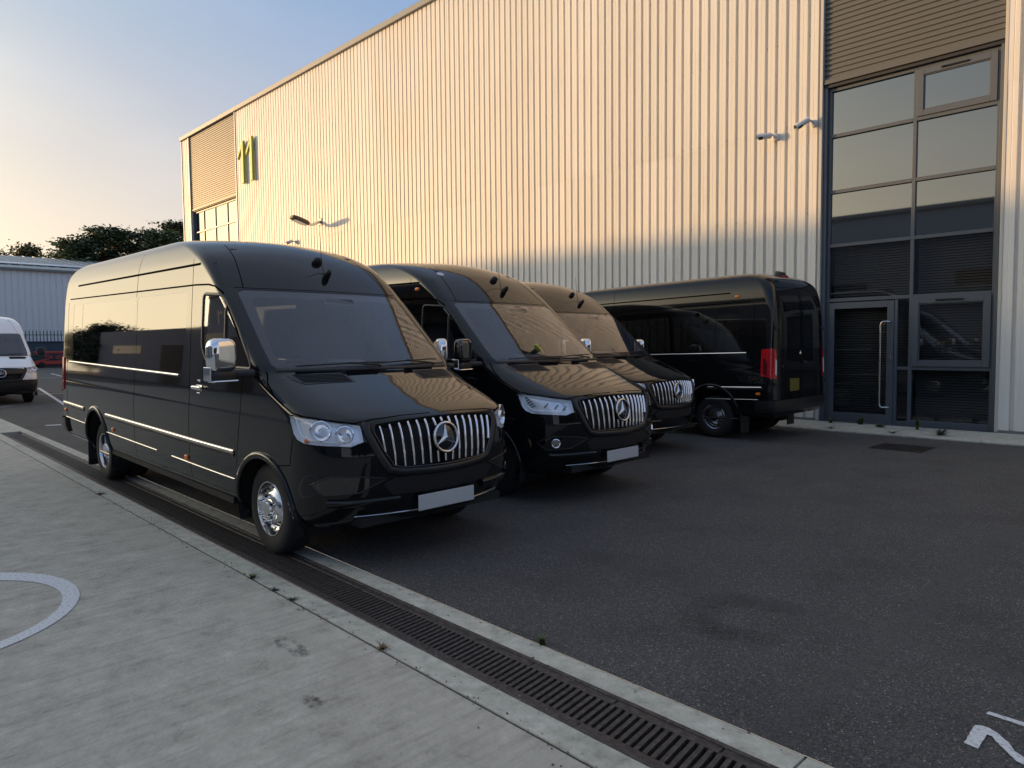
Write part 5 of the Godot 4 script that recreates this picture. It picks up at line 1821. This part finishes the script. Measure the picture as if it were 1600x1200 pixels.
func van(called: String, label: String, category: String, at: Vector3, yaw: float, kind: String, group := "") -> Node3D:
	var o := thing(called, label, category, at, yaw, group)
	var a := deg_to_rad(-1.0)
	var rake := Transform3D(Basis(Vector3.BACK, a), Vector3.ZERO)
	var pivot := Vector3(-2.2, .35, 0)
	rake.origin = pivot - rake.basis * pivot
	var white := kind == "white"
	var paint: Material = M.white_paint if white else M.black_paint
	var shiny: Material = M.satin_black if white else M.chrome
	var body := part("body", shared["shell_short_tail" if kind == "rear" else "shell"], paint, o, rake)
	var back := -0.555 if kind == "rear" else 0.0
	var set_back := Transform3D(Basis(), Vector3(back, 0, 0))
	part("panel_gaps", shared["gaps"], M.gap, body)
	part("roof_grooves", shared["grooves"], M.gap, body)
	part("floor_pan", shared["floor"], M.matte_black, o, rake)
	part("headlining", shared["lining"], M.headliner, o, rake)
	var ws := part("windscreen", shared["windscreen"], M.windscreen_glass, o, rake)
	part("black_band", shared["band"], M.matte_black, ws)
	part("sensor_box", shared["sensor_box"], M.black_plastic, ws)
	part("cowl", shared["cowl"], M.satin_black, o, rake)
	part("wiper", shared["wiper_0"], M.satin_black, o, rake)
	part("wiper", shared["wiper_1"], M.satin_black, o, rake)
	var gr := part("grille", shared["grille_back"], M.matte_black, o, rake)
	part("frame", shared["grille_frame"], M.satin_black, gr)
	part("lip", shared["grille_lip"], M.gloss_black, gr)
	if white:
		part("bonnet_band", shared["bonnet_band"], M.satin_black, o, rake)
		part("bumper", shared["dark_bumper"], M.satin_black, o, rake)
	else:
		for k in 8:
			for s in (1 if k == 0 else 2):
				for e in (2 if k < 2 else 1):
					part("slat", shared["slat_%d_%d" % [k, e]][s], M.chrome, gr)
	var em := part("emblem", shared["emblem_back"], M.gloss_black, o, rake * surf(0.0, v_of(.945), 0.012))
	part("ring", shared["emblem_ring"], M.satin_chrome, em, Transform3D(Basis(), Vector3(0, 0, .004)))
	part("star", shared["emblem_star"], M.satin_chrome, em)
	part("intake", shared["intake"], M.matte_black, o, rake)
	part("lower_lip", shared["lower_lip"], M.satin_chrome if not white else M.satin_black, o, rake)
	var inter := part("dashboard", shared["dash"], M.interior, o, rake)
	part("steering_wheel", shared["steering_wheel"], M.black_plastic, inter)
	for z in [.44, -.30, -.62]:
		part("seat", shared["seat"], M.seat_fabric, o, rake * Transform3D(Basis(), Vector3(0, 0, z)))
	for s in 2:
		var sd := 1.0 if s == 0 else -1.0
		var dg := part("door_window", shared["door_glass"][s], M.side_glass, o, rake)
		part("window_frame", shared["door_window_frame"][s], M.satin_black, dg)
		part("mullion", shared["mullion"][s], M.satin_black, dg)
		for k in 3:
			var pn := part("side_window", shared["pane_%d" % k][s], M.dark_glass if not white else paint, o, rake)
			part("seal", shared["pane_seal_%d" % k][s], M.gap, pn)
		if not white:
			part("belt_strip", shared["belt_strip"][s], M.chrome, o, rake)
			for e in ["a", "b"]:
				var rb := part("rubbing_strip", shared["rub_base_" + e][s], M.satin_black, o, rake)
				part("chrome_edge", shared["rub_strip_" + e][s], M.chrome, rb)
			for e in ["a", "b", "c"]:
				part("fine_strip", shared["fine_strip_" + e][s], M.chrome, o, rake)
			part("bumper_lip", shared["bumper_lip"][s], paint, o, rake)
			var fb := part("fog_bezel", shared["fog_bezel"][s], M.gloss_black, o, rake)
			part("edge", shared["fog_edge"][s], M.satin_black, fb)
			if kind == "led":
				part("fog_lamp", shared["fog_lamp"][s], M.reflector, fb)
		part("wheel_arch", shared["arch_f"][s], paint, o, rake)
		part("wheel_arch", shared["arch_r"][s], paint, o, rake * set_back)
		part("wheel_well", shared["liner_0"][s], M.matte_black, o)
		part("wheel_well", shared["liner_1"][s], M.matte_black, o, set_back)
		var hl := part("headlight", shared["lamp_house"][s], M.lamp_silver, o, rake)
		part("cover", shared["lamp_cover"][s], M.lens_glass, hl)
		part("seal", shared["lamp_seal"][s], M.gap, hl)
		part("running_light", shared["lamp_light"][s], M.lamp_white, hl)
		if kind == "led":
			part("louvres", shared["lamp_ticks"][s], M.gloss_black, hl)
		else:
			part("reflector_bowls", shared["lamp_bowls"][s], M.reflector, hl)
			part("indicator_bulb", shared["lamp_bulb"][s], M.amber, hl)
		var bv := part("bonnet_vent", shared["bonnet_vent"][s], M.satin_black, o, rake)
		part("fins", shared["vent_fins"][s], M.satin_black, bv)
		var tg := part("rear_window", shared["tail_glass"][s], M.tinted_glass, o, rake)
		part("hinge", shared["hinge_0"][s], M.black_plastic, tg)
		part("hinge", shared["hinge_1"][s], M.black_plastic, tg)
		var tl := part("tail_light", shared["tail_lamp"][s], M.red_lens, o, rake)
		part("reversing_light", shared["tail_lamp_white"][s], M.lamp_white, tl)
		part("dark_panel", shared["tail_lamp_dark"][s], mat("dark_red", lin(.10, .004, .006), 0.15) if not M.has("dark_red") else M.dark_red, tl)
		var cap: Material = M.gloss_black if kind == "led" and s == 0 else shiny
		var fold := Transform3D()
		if s == 1 and not white:
			var hinge := Vector3(-.15, 1.40, -.955)
			fold.basis = Basis(Vector3.UP, 1.36)
			fold.origin = hinge - fold.basis * hinge
		var mi := part("wing_mirror", shared["mirror_cover"][s], cap, o, rake * fold)
		part("arm", shared["mirror_arm"][s], M.satin_black, mi)
		part("base", shared["mirror_base"][s], M.satin_black, mi)
		part("trim", shared["mirror_trim"][s], shiny, mi)
		part("mirror_glass", shared["mirror_glass"][s], M.satin_chrome, mi)
		var dh := part("door_handle", shared["door_handle"][s], shiny, o, rake)
		part("handle_cup", shared["handle_cup"][s], shiny, dh)
		if not white:
			for e in ["marker_a", "marker_b", "marker_c"]:
				part("side_marker", shared[e][s], M.amber, o, rake)
			if kind != "first":
				part("side_marker", shared["marker_up_a"][s], M.amber, o, rake)
				part("side_marker", shared["marker_up_b"][s], M.amber, o, rake)
		for e in 2:
			var b := Basis() if s == 0 else Basis(Vector3.UP, PI)
			b = b * Basis(Vector3.BACK, 0.3 + e * 0.4)
			var w := part("wheel", shared["tyre"], M.rubber, o, Transform3D(b, Vector3(0.0 if e == 0 else -4.325 + back, .347, sd * (.868 if e == 0 else .872))))
			part("rim", shared["rim_f" if e == 0 else "rim_r"], M.satin_chrome, w)
			if e == 0:
				part("hand_holes", shared["hand_holes"], M.matte_black, w)
				for k in 6:
					var an := TAU * k / 6 + 0.2
					part("lug_nut", shared["lug"], M.chrome, w, Transform3D(Basis(), Vector3(cos(an) * .092, sin(an) * .092, .002)))
			else:
				part("inner_tyre", shared["tyre"], M.rubber, w, Transform3D(Basis(), Vector3(0, 0, -.22)))
		part("mud_flap", Geo.new().box(Vector3(-4.83 + back, .34, sd * .80), Vector3(.015, .44, .26), Basis(Vector3.BACK, -0.05), 0.004), M.satin_black, o)
	part("rear_bumper", shared["tail_bumper"], M.satin_black, o, rake)
	var bk := part("brake_light", shared["brake_light"], M.satin_black, o, rake)
	part("lens", shared["brake_lens"], M.red_lens, bk)
	if kind == "rear":
		part("roof_camera", shared["roof_camera"], M.black_plastic, o, rake)
		var re := part("rear_emblem", shared["emblem_back"], M.gloss_black, o, rake * Transform3D(Basis(Vector3.UP, -PI / 2).scaled(Vector3(.8, .8, .8)), Vector3(-5.94, 1.325, -.03)))
		part("ring", shared["emblem_ring"], M.chrome, re)
		part("star", shared["emblem_star"], M.chrome, re)
		part("rear_handle", shared["tail_handle"], M.satin_black, o, rake)
		var bd := Geo.new()
		for k in 6:
			bd.box(Vector3(-5.936, 1.12 - k * 0.003, -.62 + k * .045), Vector3(.008, .028 if k % 2 else .036, .030), Basis(Vector3.RIGHT, 0.2 if k % 3 else -0.3), 0.003)
		part("model_badge", bd, M.chrome, o, rake)
		part("rear_plate", Geo.new().box(Vector3(-5.945, .82, -.24), Vector3(.012, .20, .32), Basis(), 0.004), M.plate_yellow, o, rake)
	elif not white and kind != "led2":
		part("front_plate", Geo.new().box(Vector3(1.02, .50, 0), Vector3(.012, .112, .52), Basis(Vector3.BACK, 0.03), 0.004), M.plate_white if kind == "first" else M.plate_white, o, rake)
	if not white and kind != "rear":
		part("antenna", shared["antenna"], M.black_plastic, o, rake)
		part("roof_dome", shared["roof_dome"], M.black_plastic, o, rake)
	if kind == "led":
		part("round_sticker", shared["sticker"], M.sticker, o, rake)
	return o

func vans() -> void:
	build_van_meshes()
	van("minibus", "long black minibus nearest the camera, beside the drain, chrome wing mirror and steel wheels", "minibus", Vector3(-5.0, 0, -3.145), 0.012, "first", "black minibuses parked side by side")
	van("minibus", "second black minibus from the drain, round pale sticker on its roof front", "minibus", Vector3(-5.30, 0, -5.66), 0.012, "led", "black minibuses parked side by side")
	van("minibus", "third black minibus from the drain, mostly hidden by the second one", "minibus", Vector3(-6.42, 0, -8.40), 0.035, "led2", "black minibuses parked side by side")
	van("minibus", "black minibus turned the other way, its red tail light beside the glazed bay", "minibus", Vector3(-10.80, 0, -11.25), deg_to_rad(179.3), "rear", "black minibuses parked side by side")
	van("panel_van", "white panel van with black bumper facing the drain's far end", "van", Vector3(-24.95, 0, -3.2), 0.02, "white")
	# a yellow cloth lies on the second minibus's dashboard
	single("folded_cloth", Geo.new().blob(Vector3.ZERO, Vector3(.03, .022, .17), 0.7, Basis(Vector3.UP, 0.5) * Basis(Vector3.RIGHT, -0.35)), M.cloth_yellow, "rolled yellow cloth behind the second minibus's windscreen", "cloth", Transform3D(Basis(), Vector3(-5.33, 1.50, -5.55)))

func _ready() -> void:
	setup()
	make_materials()
	ground()
	warehouse()
	background()
	vans()
	wall_things()
	markings()
	weeds()
